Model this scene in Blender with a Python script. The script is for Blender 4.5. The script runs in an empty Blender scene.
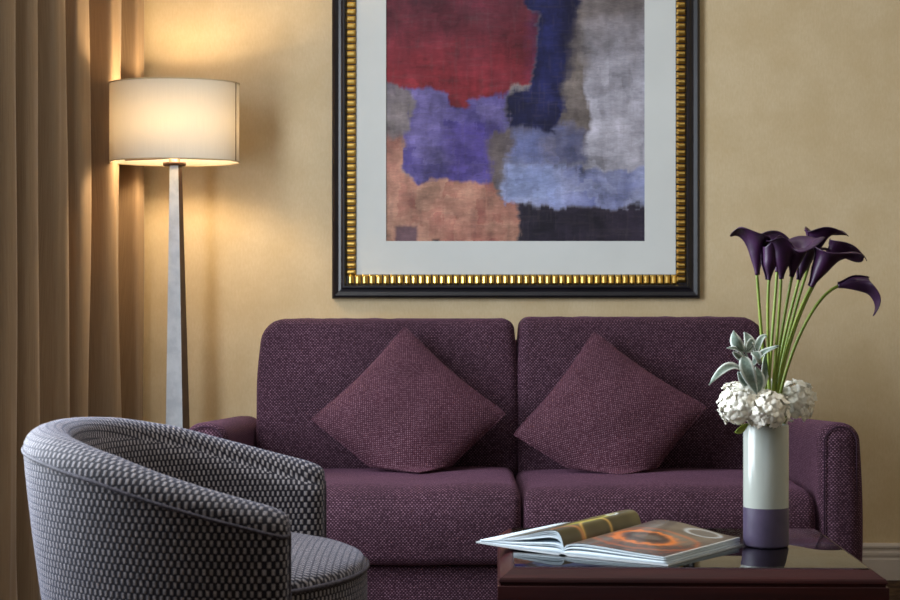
import bpy, math, random
import numpy as np
from mathutils import Vector, Matrix, noise as mnoise

random.seed(7)
rng = np.random.default_rng(11)
S = bpy.context.scene
C = S.collection
PI = math.pi

# ------------------------------------------------------------------ camera
EYE = 0.92
FPX = 1700.0                       # focal length in pixels of a 900 px wide frame
cam = bpy.data.cameras.new('camera')
cam_o = bpy.data.objects.new('camera', cam)
C.objects.link(cam_o)
cam.sensor_width = 36.0
cam.lens = FPX / 900 * 36.0
cam_o.location = (0, 0, EYE)
cam_o.rotation_euler = (PI / 2, 0, 0)
cam.dof.use_dof = True
cam.dof.focus_distance = 4.1
cam.dof.aperture_fstop = 11.0
cam.clip_start = 0.05
S.camera = cam_o

# ------------------------------------------------------------------ world, light, exposure
WALL_Y, LEFT_X, RIGHT_X, REAR_Y, CEIL = 5.60, -1.36, 2.9, -1.9, 2.65
w = bpy.data.worlds.new('world')
S.world = w
w.use_nodes = True
bg = w.node_tree.nodes['Background']
bg.inputs[0].default_value = (0.62, 0.75, 1.0, 1)
bg.inputs[1].default_value = 0.6

def area(name, loc, rot, sx, sy, power, col):
    d = bpy.data.lights.new(name, 'AREA')
    d.shape = 'RECTANGLE'
    d.size, d.size_y = sx, sy
    d.energy = power
    d.color = col
    o = bpy.data.objects.new(name, d)
    o.location = loc
    o.rotation_euler = rot
    C.objects.link(o)
    return o

# daylight entering by the window in the left wall and by the one behind the camera
area('daylight_left_window', (LEFT_X + 0.07, 3.20, 1.45), (0, -PI / 2, 0), 1.7, 1.4, 112, (0.82, 0.91, 1.0))
area('daylight_rear_window', (-0.15, REAR_Y + 0.07, 1.55), (PI / 2, 0, 0), 2.2, 1.7, 4, (0.86, 0.93, 1.0))
# unseen ceiling spots added for soft overhead fill on the seating
def spot(name, loc, power, col, ang=95, blend=0.9, rad=0.05):
    d = bpy.data.lights.new(name, 'SPOT')
    d.energy = power; d.color = col; d.spot_size = math.radians(ang); d.spot_blend = blend
    d.shadow_soft_size = rad
    o = bpy.data.objects.new(name, d); o.location = loc
    C.objects.link(o)
    return o

FILL_LIGHTS = [(-0.45, 2.62), (0.60, 2.75), (1.65, 2.75)]
for (dx_, dy_), pw_ in zip(FILL_LIGHTS, (32, 17, 17)):
    spot('fill_light_beam', (dx_, dy_, CEIL - 0.035), pw_, (1.0, 0.93, 0.84), 125, 1.0, 0.06)

S.view_settings.view_transform = 'Standard'
S.view_settings.look = 'None'
S.view_settings.gamma = 1.0
S.view_settings.use_curve_mapping = False
S.view_settings.exposure = 0.0
S.cycles.use_denoising = True
S.cycles.max_bounces = 10
S.cycles.sample_clamp_indirect = 6.0

# ------------------------------------------------------------------ helpers
def lin(r, g, b):
    f = lambda c: (c / 255 / 12.92) if c / 255 <= 0.04045 else ((c / 255 + 0.055) / 1.055) ** 2.4
    return (f(r), f(g), f(b), 1.0)

def at(px, py, D):
    return Vector(((px - 450) / FPX * D, D, EYE - (py - 300) / FPX * D))

def org(o):
    v = Vector((0, 0, 0))
    while o is not None:
        v += o.location
        o = o.parent
    return v

def tag(o, label=None, cat=None, group=None, kind=None):
    if label: o['label'] = label
    if cat: o['category'] = cat
    if group: o['group'] = group
    if kind: o['kind'] = kind
    return o

def thing(name, loc, label, cat, group=None):
    o = bpy.data.objects.new(name, None)
    o.empty_display_size = 0.05
    o.location = loc
    C.objects.link(o)
    return tag(o, label, cat, group)

def box_uv(me):
    uvl = me.uv_layers.new(name='UVMap')
    n = len(me.loops)
    co = np.empty(len(me.vertices) * 3); me.vertices.foreach_get('co', co); co = co.reshape(-1, 3)
    vi = np.empty(n, dtype=np.int32); me.loops.foreach_get('vertex_index', vi)
    pn = np.empty(len(me.polygons) * 3); me.polygons.foreach_get('normal', pn); pn = np.abs(pn.reshape(-1, 3))
    tot = np.empty(len(me.polygons), dtype=np.int32); me.polygons.foreach_get('loop_total', tot)
    ax = np.repeat(pn.argmax(1), tot)
    p = co[vi]
    u = np.where(ax == 0, p[:, 1], p[:, 0])
    v = np.where(ax == 2, p[:, 1], p[:, 2])
    uvl.data.foreach_set('uv', np.stack([u, v], 1).ravel())

def mk(name, geo, mat, parent=None, uv=None, smooth=True, loc=None, fix=False):
    """one mesh object; verts are world coordinates"""
    verts, faces = geo
    o0 = org(parent) if parent is not None else Vector((0, 0, 0))
    if loc is not None:
        o0 = Vector(loc)
    me = bpy.data.meshes.new(name)
    V = np.array([tuple(v) for v in verts], dtype=float) - np.array(o0)
    me.from_pydata(V.tolist(), [], [tuple(f) for f in faces])
    me.update()
    if fix:
        import bmesh
        bm = bmesh.new(); bm.from_mesh(me)
        bmesh.ops.recalc_face_normals(bm, faces=bm.faces)
        bm.to_mesh(me); bm.free()
    if uv is None:
        box_uv(me)
    else:
        l = me.uv_layers.new(name='UVMap')
        vi = np.empty(len(me.loops), dtype=np.int32); me.loops.foreach_get('vertex_index', vi)
        l.data.foreach_set('uv', np.array(uv, dtype=float)[vi].ravel())
    if smooth:
        me.polygons.foreach_set('use_smooth', np.ones(len(me.polygons), dtype=bool))
    me.materials.append(mat)
    o = bpy.data.objects.new(name, me)
    C.objects.link(o)
    if parent is not None:
        o.parent = parent
    elif loc is not None:
        o.location = loc
    return o

def join(*gs):
    V, F = [], []
    for v, f in gs:
        k = len(V)
        V += [tuple(p) for p in v]
        F += [tuple(i + k for i in q) for q in f]
    return V, F

def box(x0, x1, y0, y1, z0, z1):
    V = [(x, y, z) for z in (z0, z1) for y in (y0, y1) for x in (x0, x1)]
    F = [(0, 2, 3, 1), (4, 5, 7, 6), (0, 1, 5, 4), (2, 6, 7, 3), (0, 4, 6, 2), (1, 3, 7, 5)]
    return V, F

def _axis(a, b, r, k, m):
    h = (b - a) / 2; c = (a + b) / 2
    r = min(r, h * 0.999)
    inner = h - r
    edge = [inner + r * math.tan(t * PI / 4 / k) for t in range(k + 1)]
    mid = [-inner + 2 * inner * i / m for i in range(1, m)]
    return [c - e for e in reversed(edge)] + [c + x for x in mid] + [c + e for e in edge]

def rbox(x0, x1, y0, y1, z0, z1, r, k=4, m=(8, 8, 8), f=None):
    """box with rounded edges, gridded so that it can be deformed by f(x,y,z)"""
    X, Y, Z = _axis(x0, x1, r, k, m[0]), _axis(y0, y1, r, k, m[1]), _axis(z0, z1, r, k, m[2])
    hx, hy, hz = (x1 - x0) / 2, (y1 - y0) / 2, (z1 - z0) / 2
    cx, cy, cz = (x0 + x1) / 2, (y0 + y1) / 2, (z0 + z1) / 2
    V, F, key = [], [], {}
    def vid(i, j, l):
        t = (i, j, l)
        if t in key: return key[t]
        p = Vector((X[i] - cx, Y[j] - cy, Z[l] - cz))
        q = Vector((max(-hx + r, min(hx - r, p.x)), max(-hy + r, min(hy - r, p.y)), max(-hz + r, min(hz - r, p.z))))
        d = p - q
        if d.length > 1e-9: p = q + d.normalized() * r
        p = (p.x + cx, p.y + cy, p.z + cz)
        if f: p = f(*p)
        key[t] = len(V); V.append(tuple(p))
        return key[t]
    a, b, c = len(X) - 1, len(Y) - 1, len(Z) - 1
    for i in range(a):
        for j in range(b):
            F.append((vid(i, j, 0), vid(i, j + 1, 0), vid(i + 1, j + 1, 0), vid(i + 1, j, 0)))
            F.append((vid(i, j, c), vid(i + 1, j, c), vid(i + 1, j + 1, c), vid(i, j + 1, c)))
    for i in range(a):
        for l in range(c):
            F.append((vid(i, 0, l), vid(i + 1, 0, l), vid(i + 1, 0, l + 1), vid(i, 0, l + 1)))
            F.append((vid(i, b, l), vid(i, b, l + 1), vid(i + 1, b, l + 1), vid(i + 1, b, l)))
    for j in range(b):
        for l in range(c):
            F.append((vid(0, j, l), vid(0, j, l + 1), vid(0, j + 1, l + 1), vid(0, j + 1, l)))
            F.append((vid(a, j, l), vid(a, j + 1, l), vid(a, j + 1, l + 1), vid(a, j, l + 1)))
    return V, F

def tube(path, rad, n=10, closed=False, caps=True):
    P = [Vector(p) for p in path]
    m = len(P)
    R = rad if isinstance(rad, (list, tuple)) else [rad] * m
    T = []
    for i in range(m):
        a = P[(i - 1) % m] if (closed or i > 0) else P[0]
        b = P[(i + 1) % m] if (closed or i < m - 1) else P[-1]
        T.append((b - a).normalized())
    u = T[0].orthogonal().normalized()
    V, F = [], []
    for i in range(m):
        u = (u - T[i] * u.dot(T[i])).normalized()
        v = T[i].cross(u)
        for k in range(n):
            a = 2 * PI * k / n
            V.append(tuple(P[i] + (u * math.cos(a) + v * math.sin(a)) * R[i]))
    for i in range(m if closed else m - 1):
        for k in range(n):
            i2 = (i + 1) % m
            F.append((i * n + k, i * n + (k + 1) % n, i2 * n + (k + 1) % n, i2 * n + k))
    if caps and not closed:
        F.append(tuple(reversed(range(n))))
        F.append(tuple((m - 1) * n + k for k in range(n)))
    return V, F

def lathe(prof, c, n=48, cap0=False, cap1=False):
    V, F = [], []
    for r, z in prof:
        for k in range(n):
            a = 2 * PI * k / n
            V.append((c[0] + r * math.cos(a), c[1] + r * math.sin(a), c[2] + z))
    for i in range(len(prof) - 1):
        for k in range(n):
            F.append((i * n + k, i * n + (k + 1) % n, (i + 1) * n + (k + 1) % n, (i + 1) * n + k))
    if cap0: F.append(tuple(reversed(range(n))))
    if cap1: F.append(tuple((len(prof) - 1) * n + k for k in range(n)))
    return V, F

def bez(p0, p1, p2, p3, n=14):
    out = []
    for i in range(n + 1):
        t = i / n
        out.append(p0 * (1 - t) ** 3 + p1 * 3 * t * (1 - t) ** 2 + p2 * 3 * t * t * (1 - t) + p3 * t ** 3)
    return out

def interp(x, xs, ys):
    return float(np.interp(x, xs, ys))

def sst(x, a, b):
    t = max(0.0, min(1.0, (x - a) / (b - a)))
    return t * t * (3 - 2 * t)

# ------------------------------------------------------------------ materials
class M:
    def __init__(s, name):
        s.m = bpy.data.materials.new(name)
        s.m.use_nodes = True
        s.t = s.m.node_tree
        s.b = s.t.nodes['Principled BSDF']
        s.out = s.t.nodes['Material Output']
    def node(s, typ, **kw):
        n = s.t.nodes.new(typ)
        for k, v in kw.items(): setattr(n, k, v)
        return n
    def link(s, a, b): s.t.links.new(a, b)
    def put(s, sock, v):
        if isinstance(v, bpy.types.NodeSocket): s.link(v, sock)
        else: sock.default_value = v
    def math(s, op, a, b=0.0, c=None):
        n = s.node('ShaderNodeMath', operation=op)
        s.put(n.inputs[0], a); s.put(n.inputs[1], b)
        if c is not None: s.put(n.inputs[2], c)
        return n.outputs[0]
    def ramp(s, v, a, b, lo=0.0, hi=1.0, smooth=True):
        n = s.node('ShaderNodeMapRange')
        n.interpolation_type = 'SMOOTHSTEP' if smooth else 'LINEAR'
        s.put(n.inputs[0], v)
        for i, x in zip((1, 2, 3, 4), (a, b, lo, hi)): n.inputs[i].default_value = x
        return n.outputs[0]
    def mix(s, f, a, b, mode='MIX'):
        n = s.node('ShaderNodeMix', data_type='RGBA', blend_type=mode)
        s.put(n.inputs[0], f); s.put(n.inputs[6], a); s.put(n.inputs[7], b)
        return n.outputs[2]
    def coord(s, which='Object', scale=None):
        tc = s.node('ShaderNodeTexCoord')
        o = tc.outputs[which]
        if scale is not None:
            mp = s.node('ShaderNodeMapping')
            mp.inputs['Scale'].default_value = scale if isinstance(scale, (tuple, list)) else (scale,) * 3
            s.link(o, mp.inputs[0]); o = mp.outputs[0]
        return o
    def noise(s, vec, scale=5, detail=3, rough=0.55):
        n = s.node('ShaderNodeTexNoise')
        s.link(vec, n.inputs['Vector'])
        n.inputs['Scale'].default_value = scale; n.inputs['Detail'].default_value = detail
        n.inputs['Roughness'].default_value = rough
        return n.outputs['Fac']
    def bump(s, h, strength=0.3, dist=0.002, normal=None):
        n = s.node('ShaderNodeBump')
        n.inputs['Strength'].default_value = strength; n.inputs['Distance'].default_value = dist
        s.link(h, n.inputs['Height'])
        s.link(n.outputs[0], s.b.inputs['Normal'])
        return n.outputs[0]
    def set(s, col=None, rough=None, metal=None, spec=None, **kw):
        if col is not None: s.put(s.b.inputs['Base Color'], col)
        if rough is not None: s.put(s.b.inputs['Roughness'], rough)
        if metal is not None: s.put(s.b.inputs['Metallic'], metal)
        if spec is not None: s.put(s.b.inputs['Specular IOR Level'], spec)
        for k, v in kw.items(): s.put(s.b.inputs[k.replace('_', ' ')], v)
        return s

def mottled(name, c0, c1, scale=6, rough=0.6, bump=0.0, bscale=200, spec=0.3, **kw):
    m = M(name)
    o = m.coord('Object')
    f = m.ramp(m.noise(o, scale, 4), 0.3, 0.7)
    m.set(m.mix(f, c0, c1), rough, spec=spec, **kw)
    if bump:
        m.bump(m.noise(o, bscale, 2), bump, 0.002)
    return m.m

def weave(name, dark, light, pu, pv, du, dv, amount=1.0, rough=0.85, bump=0.4, sheen=0.3, sheen_tint=(1, 1, 1, 1), soft=0.12, mott=0.25, nscale=170):
    """woven cloth: staggered flecks of the light thread over the dark one (UV in metres)"""
    m = M(name)
    uv = m.coord('UV')
    sp = m.node('ShaderNodeSeparateXYZ'); m.link(uv, sp.inputs[0])
    v = m.math('DIVIDE', sp.outputs[1], pv)
    row = m.math('FLOOR', v)
    sh = m.math('MULTIPLY', m.math('FLOORED_MODULO', row, 2.0), 0.5)
    u = m.math('ADD', m.math('DIVIDE', sp.outputs[0], pu), sh)
    fu = m.math('ABSOLUTE', m.math('SUBTRACT', m.math('FRACT', u), 0.5))
    fv = m.math('ABSOLUTE', m.math('SUBTRACT', m.math('FRACT', v), 0.5))
    mu = m.ramp(fu, du + soft, du - soft)
    mv = m.ramp(fv, dv + soft, dv - soft)
    fl = m.math('MULTIPLY', mu, mv)
    ob = m.coord('Object')
    nn = m.ramp(m.noise(ob, nscale, 2, 0.65), 0.36, 0.64, 1 - mott * 2.6, 1.15)
    big = m.ramp(m.noise(ob, 5, 3), 0.3, 0.7, 1 - mott * 0.5, 1 + mott * 0.3)
    fa = m.math('MULTIPLY', m.math('MULTIPLY', fl, nn), amount)
    col = m.mix(fa, dark, light)
    col = m.mix(1.0, col, big, 'MULTIPLY')
    m.set(col, rough, spec=0.2)
    m.b.inputs['Sheen Weight'].default_value = sheen
    m.b.inputs['Sheen Tint'].default_value = sheen_tint
    m.b.inputs['Sheen Roughness'].default_value = 0.45
    m.bump(fl, bump, 0.002)
    return m.m

def wallpaper():
    m = M('wall_covering')
    o = m.coord('Object')
    a = m.ramp(m.noise(o, 7, 5, 0.65), 0.28, 0.72)
    b = m.ramp(m.noise(m.coord('Object', (30, 30, 9)), 6, 4, 0.7), 0.3, 0.7)
    c = m.mix(a, lin(203, 181, 143), lin(213, 193, 158))
    c = m.mix(m.math('MULTIPLY', b, 0.30), c, lin(188, 160, 118))
    m.set(c, 0.62, spec=0.25)
    m.bump(m.noise(o, 130, 3), 0.12, 0.002)
    return m.m

def wood(name, c0, c1, rough=0.25, coat=0.4, scale=(3, 60, 60)):
    m = M(name)
    v = m.coord('Object', scale)
    f = m.ramp(m.noise(v, 1.0, 5, 0.6), 0.25, 0.75)
    m.set(m.mix(f, c0, c1), rough, spec=0.22)
    m.b.inputs['Coat Weight'].default_value = coat
    m.b.inputs['Coat Roughness'].default_value = 0.15
    return m.m

def attr_mat(name, rough=0.5, spec=0.3, coat=0.0, grain=0.0):
    m = M(name)
    a = m.node('ShaderNodeVertexColor'); a.layer_name = 'Col'
    c = a.outputs[0]
    if grain:
        o = m.coord('Object', (60, 60, 220))
        g = m.ramp(m.noise(o, 1.0, 4, 0.7), 0.25, 0.75, 1 - grain, 1 + grain)
        c = m.mix(1.0, c, g, 'MULTIPLY')
    m.set(c, rough, spec=spec)
    m.b.inputs['Coat Weight'].default_value = coat
    m.b.inputs['Coat Roughness'].default_value = 0.08
    return m.m

def set_cols(o, cols):
    a = o.data.color_attributes.new('Col', 'FLOAT_COLOR', 'POINT')
    cols = np.asarray(cols, dtype=np.float32)
    if cols.shape[1] == 3: cols = np.concatenate([cols, np.ones((len(cols), 1), np.float32)], 1)
    a.data.foreach_set('color', cols.ravel())

MAT = {}
MAT['wall'] = wallpaper()
MAT['white_wall'] = mottled('painted_wall', lin(188, 172, 142), lin(196, 180, 150), 3, 0.7)
MAT['ceiling'] = mottled('ceiling_paint', lin(226, 222, 214), lin(232, 228, 220), 3, 0.8)
MAT['base'] = mottled('baseboard_paint', lin(196, 186, 178), lin(204, 194, 186), 8, 0.4)
MAT['sofa'] = weave('aubergine_weave', lin(38, 14, 27), lin(150, 112, 130), 0.0086, 0.0045, 0.24, 0.30, 0.52, 0.85, 0.5, 0.17, lin(205, 140, 180), 0.16, 0.34)
MAT['pillow'] = weave('plum_cushion_weave', lin(56, 25, 37), lin(160, 120, 134), 0.0078, 0.0042, 0.24, 0.30, 0.48, 0.85, 0.5, 0.20, lin(215, 140, 175), 0.16, 0.35)
MAT['chair'] = weave('staggered_dash_velvet', lin(19, 15, 25), lin(146, 139, 142), 0.0102, 0.0104, 0.21, 0.40, 0.95, 0.7, 0.5, 0.20, lin(200, 205, 235), 0.10, 0.15)
MAT['piping'] = mottled('chair_piping_cloth', lin(36, 32, 42), lin(80, 75, 86), 220, 0.7)
MAT['sofa_dark'] = mottled('aubergine_seam', lin(34, 14, 28), lin(50, 24, 42), 60, 0.85)
MAT['dark_leg'] = wood('dark_stained_leg', lin(40, 22, 18), lin(58, 32, 26), 0.35)
MAT['mahogany'] = wood('mahogany', lin(38, 10, 12), lin(56, 19, 19), 0.42, 0.0)
MAT['carpet'] = None
MAT['gold'] = M('gilded').set(lin(222, 186, 104), 0.30, 1.0).m
MAT['black'] = mottled('black_lacquer', lin(18, 16, 22), lin(26, 23, 30), 20, 0.28, spec=0.5)
MAT['mat_board'] = mottled('mat_board', lin(205, 207, 205), lin(210, 212, 210), 4, 0.85, spec=0.1)
MAT['vase'] = M('cream_glaze').set(lin(164, 169, 162), 0.18, spec=0.5).m
MAT['vase_band'] = mottled('mauve_glaze', lin(66, 57, 78), lin(74, 64, 86), 30, 0.45)
MAT['stem'] = mottled('calla_stem_green', lin(96, 118, 36), lin(134, 150, 58), 14, 0.4, spec=0.4)
MAT['calla'] = mottled('dark_purple_spathe', lin(40, 17, 44), lin(62, 28, 66), 30, 0.42, spec=0.4)
MAT['spadix'] = mottled('spadix', lin(70, 40, 40), lin(100, 60, 40), 80, 0.7)
MAT['page'] = mottled('paper', lin(196, 209, 218), lin(208, 219, 226), 10, 0.6)
MAT['cover'] = mottled('book_cover', lin(176, 180, 184), lin(186, 190, 194), 20, 0.35)

def carpet():
    m = M('carpet_pile')
    o = m.coord('Object')
    f = m.ramp(m.noise(o, 14, 3, 0.7), 0.38, 0.62)
    g = m.ramp(m.noise(o, 160, 2, 0.8), 0.35, 0.65)
    c = m.mix(f, lin(58, 44, 36), lin(96, 76, 56))
    c = m.mix(m.math('MULTIPLY', g, 0.5), c, lin(52, 40, 36))
    m.set(c, 0.95, spec=0.1)
    m.bump(m.noise(o, 400, 2), 0.6, 0.004)
    return m.m
MAT['carpet'] = carpet()

def curtain_mat():
    m = M('satin_drape')
    uv = m.coord('UV', (1, 1, 1))
    n = m.noise(m.coord('UV', (500, 6, 1)), 1.0, 2)
    c = m.mix(m.ramp(n, 0.3, 0.7), lin(146, 120, 92), lin(162, 136, 106))
    m.set(c, 0.5, spec=0.35)
    m.b.inputs['Sheen Weight'].default_value = 0.15
    return m.m
MAT['curtain'] = curtain_mat()

def shade_mat():
    m = M('linen_shade')
    o = m.coord('UV', (120, 12, 1))
    n = m.ramp(m.noise(o, 1.0, 3), 0.2, 0.8, 0.94, 1.0)
    c = m.mix(1.0, lin(238, 230, 214), n, 'MULTIPLY')
    m.set(c, 0.75, spec=0.15)
    tr = m.node('ShaderNodeBsdfTranslucent'); m.link(c, tr.inputs[0])
    mx = m.node('ShaderNodeMixShader'); mx.inputs[0].default_value = 0.24
    m.link(m.b.outputs[0], mx.inputs[1]); m.link(tr.outputs[0], mx.inputs[2])
    m.link(mx.outputs[0], m.out.inputs[0])
    return m.m
MAT['shade'] = shade_mat()

def silver_leaf():
    m = M('silver_leaf')
    o = m.coord('Object')
    f = m.ramp(m.noise(o, 22, 4, 0.6), 0.3, 0.7)
    m.set(m.mix(f, lin(196, 202, 210), lin(222, 226, 232)), 0.45, 0.0)
    m.bump(m.noise(o, 40, 3), 0.15, 0.003)
    return m.m
MAT['silver'] = silver_leaf()
MAT['bronze_and_shadow'] = mottled('bronze_and_shadow_side', lin(84, 62, 50), lin(98, 74, 60), 20, 0.5, metal=0.3)  # metal of the small fittings, also the painted shade on the post sides

def glass(name, tint=(0.92, 0.95, 0.94, 1), ior=1.5):
    m = M(name)
    m.set(tint, 0.01, IOR=ior)
    m.b.inputs['Transmission Weight'].default_value = 1.0
    return m.m
MAT['glass'] = glass('table_glass', ior=1.62)
MAT['window_glass'] = glass('window_glass')
MAT['hydrangea'] = mottled('white_petal', lin(238, 234, 218), lin(244, 241, 230), 40, 0.6, Subsurface_Weight=0.0)
MAT['floret_eye'] = mottled('floret_eye', lin(196, 196, 120), lin(210, 210, 150), 60, 0.6)

def silver_leaf_plant():
    m = M('felted_leaf')
    uv = m.coord('UV')
    sp = m.node('ShaderNodeSeparateXYZ'); m.link(uv, sp.inputs[0])
    e = m.math('ABSOLUTE', sp.outputs[0])
    f = m.ramp(e, 0.5, 0.85)
    n = m.ramp(m.noise(m.coord('Object'), 160, 3), 0.3, 0.7)
    c = m.mix(n, lin(96, 114, 102), lin(126, 142, 130))
    c = m.mix(f, c, lin(206, 214, 206))
    m.set(c, 0.8, spec=0.15)
    m.b.inputs['Sheen Weight'].default_value = 0.5
    return m.m
MAT['felt_leaf'] = silver_leaf_plant()

# ------------------------------------------------------------------ the room
def struct(name, geo, mat, parent=None, smooth=False, label=None):
    o = mk(name, geo, mat, parent, smooth=smooth)
    if parent is None: tag(o, label, None, None, 'structure')
    return o

T = 0.12
struct('floor', box(LEFT_X - T, RIGHT_X + T, REAR_Y - T, WALL_Y + T, -0.1, 0.0), MAT['carpet'], label='brown speckled carpet')
struct('ceiling', box(LEFT_X - T, RIGHT_X + T, REAR_Y - T, WALL_Y + T, CEIL, CEIL + 0.1), MAT['ceiling'], label='plain white ceiling')
struct('wall_back', box(LEFT_X - T, RIGHT_X + T, WALL_Y, WALL_Y + T, 0, CEIL), MAT['wall'], label='wall with warm beige mottled wall covering behind the sofa')
struct('wall_right', box(RIGHT_X, RIGHT_X + T, REAR_Y, WALL_Y, 0, CEIL), MAT['wall'], label='beige side wall beyond the vase')

def wall_with_hole(name, fixed, a0, a1, h0, h1, z0, z1, axis, label):
    x0, x1 = fixed
    def bx(p0, p1, q0, q1):
        return box(x0, x1, p0, p1, q0, q1) if axis == 'y' else box(p0, p1, x0, x1, q0, q1)
    g = join(bx(a0, h0, 0, CEIL), bx(h1, a1, 0, CEIL), bx(h0, h1, 0, z0), bx(h0, h1, z1, CEIL))
    return struct(name, g, MAT['wall'], label=label)
wall_with_hole('wall_left', (LEFT_X - T, LEFT_X), REAR_Y, WALL_Y, 2.45, 3.95, 0.55, 2.35, 'y', 'beige window wall behind the drapes')
wall_with_hole('wall_rear', (REAR_Y - T, REAR_Y), LEFT_X - T, RIGHT_X + T, -1.3, 1.0, 0.65, 2.45, 'x', 'beige wall opposite the sofa')

def window(name, axis, fixed, a0, a1, z0, z1, label):
    def bx(p0, p1, q0, q1, d0=-0.02, d1=0.03):
        return box(fixed + d0, fixed + d1, p0, p1, q0, q1) if axis == 'y' else box(p0, p1, fixed + d0, fixed + d1, q0, q1)
    am = (a0 + a1) / 2
    fr = join(bx(a0, a0 + .05, z0, z1), bx(a1 - .05, a1, z0, z1), bx(a0 + .05, a1 - .05, z0, z0 + .05),
              bx(a0 + .05, a1 - .05, z1 - .05, z1), bx(am - .025, am + .025, z0 + .05, z1 - .05))
    o = struct(name, fr, MAT['base'], label=label)
    for p0, p1 in ((a0 + .05, am - .025), (am + .025, a1 - .05)):
        mk('pane', bx(p0, p1, z0 + .05, z1 - .05, 0, 0.006), MAT['window_glass'], o, smooth=False)
    return o
window('window_1', 'y', LEFT_X - 0.07, 2.45, 3.95, 0.55, 2.35, 'tall two-pane window beside the drapes')
window('window_2', 'x', REAR_Y - 0.07, -1.3, 1.0, 0.65, 2.45, 'two-pane window opposite the sofa')

def baseboard(name, pts, label):
    """pts: profile (out from wall, height)"""
    prof = [(0, 0), (.020, 0), (.020, .068), (.017, .071), (.017, .078), (.020, .081), (.020, .090),
            (.012, .095), (.012, .102), (.018, .106), (.018, .113), (.010, .120), (0, .120)]
    (ax, ay), (bx_, by), (nx, ny) = pts
    V, F = [], []
    for px_, py_ in ((ax, ay), (bx_, by)):
        for o_, h in prof: V.append((px_ + nx * o_, py_ + ny * o_, h))
    n = len(prof)
    for i in range(n - 1): F.append((i, i + 1, n + i + 1, n + i))
    F.append(tuple(range(n))); F.append(tuple(reversed(range(n, 2 * n))))
    o = mk(name, (V, F), MAT['base'], smooth=False, fix=True)
    return tag(o, label, None, None, 'structure')
baseboard('baseboard_back', ((LEFT_X, WALL_Y), (RIGHT_X, WALL_Y), (0, -1)), 'pale moulded baseboard under the beige wall')
def fill_lights():  # added fixtures for the overhead fill spots, out of view
    lens = M('fill_light_lens'); lens.set((.9, .88, .82, 1), .4)
    lens.b.inputs['Emission Color'].default_value = (1, .92, .80, 1); lens.b.inputs['Emission Strength'].default_value = 6
    for (x, y), where in zip(FILL_LIGHTS, ('above the armchair', 'above the coffee table', 'nearest the bare side wall')):
        t = thing('fill_light', (x, y, CEIL), 'white round ceiling light added for overhead fill ' + where, 'light', 'added ceiling fill lights in a row')
        mk('trim_ring', lathe([(.062, 0), (.062, -.006), (.046, -.008), (.044, 0)], (x, y, CEIL), 32), MAT['ceiling'], t)
        mk('lens', lathe([(.0005, -.003), (.044, -.003)], (x, y, CEIL), 32), lens.m, t)
fill_lights()
baseboard('baseboard_right', ((RIGHT_X, REAR_Y), (RIGHT_X, WALL_Y - .02), (-1, 0)), 'pale moulded baseboard on the side wall')

# ------------------------------------------------------------------ curtain
def curtain():
    ctrl = [(-1.050, 5.555), (-1.085, 5.45), (-1.125, 5.30), (-1.155, 5.10), (-1.18, 4.85), (-1.205, 4.55), (-1.22, 4.25), (-1.235, 4.0)]
    P = [Vector((a, b)) for a, b in ctrl]
    dens = []
    for i in range(len(P) - 1):
        for k in range(20): dens.append(P[i].lerp(P[i + 1], k / 20))
    dens.append(P[-1])
    L = [0.0]
    for a, b in zip(dens, dens[1:]): L.append(L[-1] + (b - a).length)
    tot = L[-1]
    xs, ys = [p.x for p in dens], [p.y for p in dens]
    nu, nz = 420, 36
    # folds of unequal width
    r = random.Random(5)
    edges = [0.0]
    while edges[-1] < tot + 0.2: edges.append(edges[-1] + r.uniform(0.13, 0.24))
    amps = [r.uniform(0.045, 0.075) for _ in edges]
    V, UV, F = [], [], []
    for j in range(nz + 1):
        z = 0.012 + (CEIL - 0.05 - 0.012) * j / nz
        tz = j / nz
        for i in range(nu + 1):
            s = tot * i / nu
            ss = s + 0.012 * math.sin(3.1 * z + 9 * s) + 0.012 * (1 - tz) * math.sin(14 * s)
            k = max(q for q in range(len(edges)) if edges[q] <= max(ss, 0))
            f = (max(ss, 0) - edges[k]) / (edges[k + 1] - edges[k])
            a = amps[k] * (1 - f) + amps[k + 1] * f
            wv = math.cos(2 * PI * f)
            wv = math.copysign(abs(wv) ** 0.8, wv)
            off = a * wv * (0.82 + 0.25 * (1 - tz)) + 0.012 * mnoise.noise((s * 17, z * .7, 0.3)) + .006 * mnoise.noise((s * 45, z * .5, 7.3))
            along = 0.018 * math.sin(4 * PI * f + 0.6)
            q = min(max(s + along, 0), tot)
            x, y = interp(q, L, xs), interp(q, L, ys)
            x2, y2 = interp(min(q + .02, tot), L, xs), interp(min(q + .02, tot), L, ys)
            x1, y1 = interp(max(q - .02, 0), L, xs), interp(max(q - .02, 0), L, ys)
            t = Vector((x2 - x1, y2 - y1)).normalized()
            nx, ny = -t.y, t.x
            if nx < 0: nx, ny = -nx, -ny
            V.append((max(x + nx * off, LEFT_X + .02), min(y + ny * off, WALL_Y - .024), z))
            UV.append((s * 2, z))
    for j in range(nz):
        for i in range(nu):
            a = j * (nu + 1) + i
            F.append((a, a + 1, a + nu + 2, a + nu + 1))
    o = mk('curtain', (V, F), MAT['curtain'], uv=UV, loc=(-1.17, 4.8, 0.0))
    sm = o.modifiers.new('thick', 'SOLIDIFY'); sm.thickness = 0.003; sm.offset = 0
    tag(o, 'floor-length tan satin drape hanging in deep folds beside the floor lamp', 'curtain')
curtain()

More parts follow.
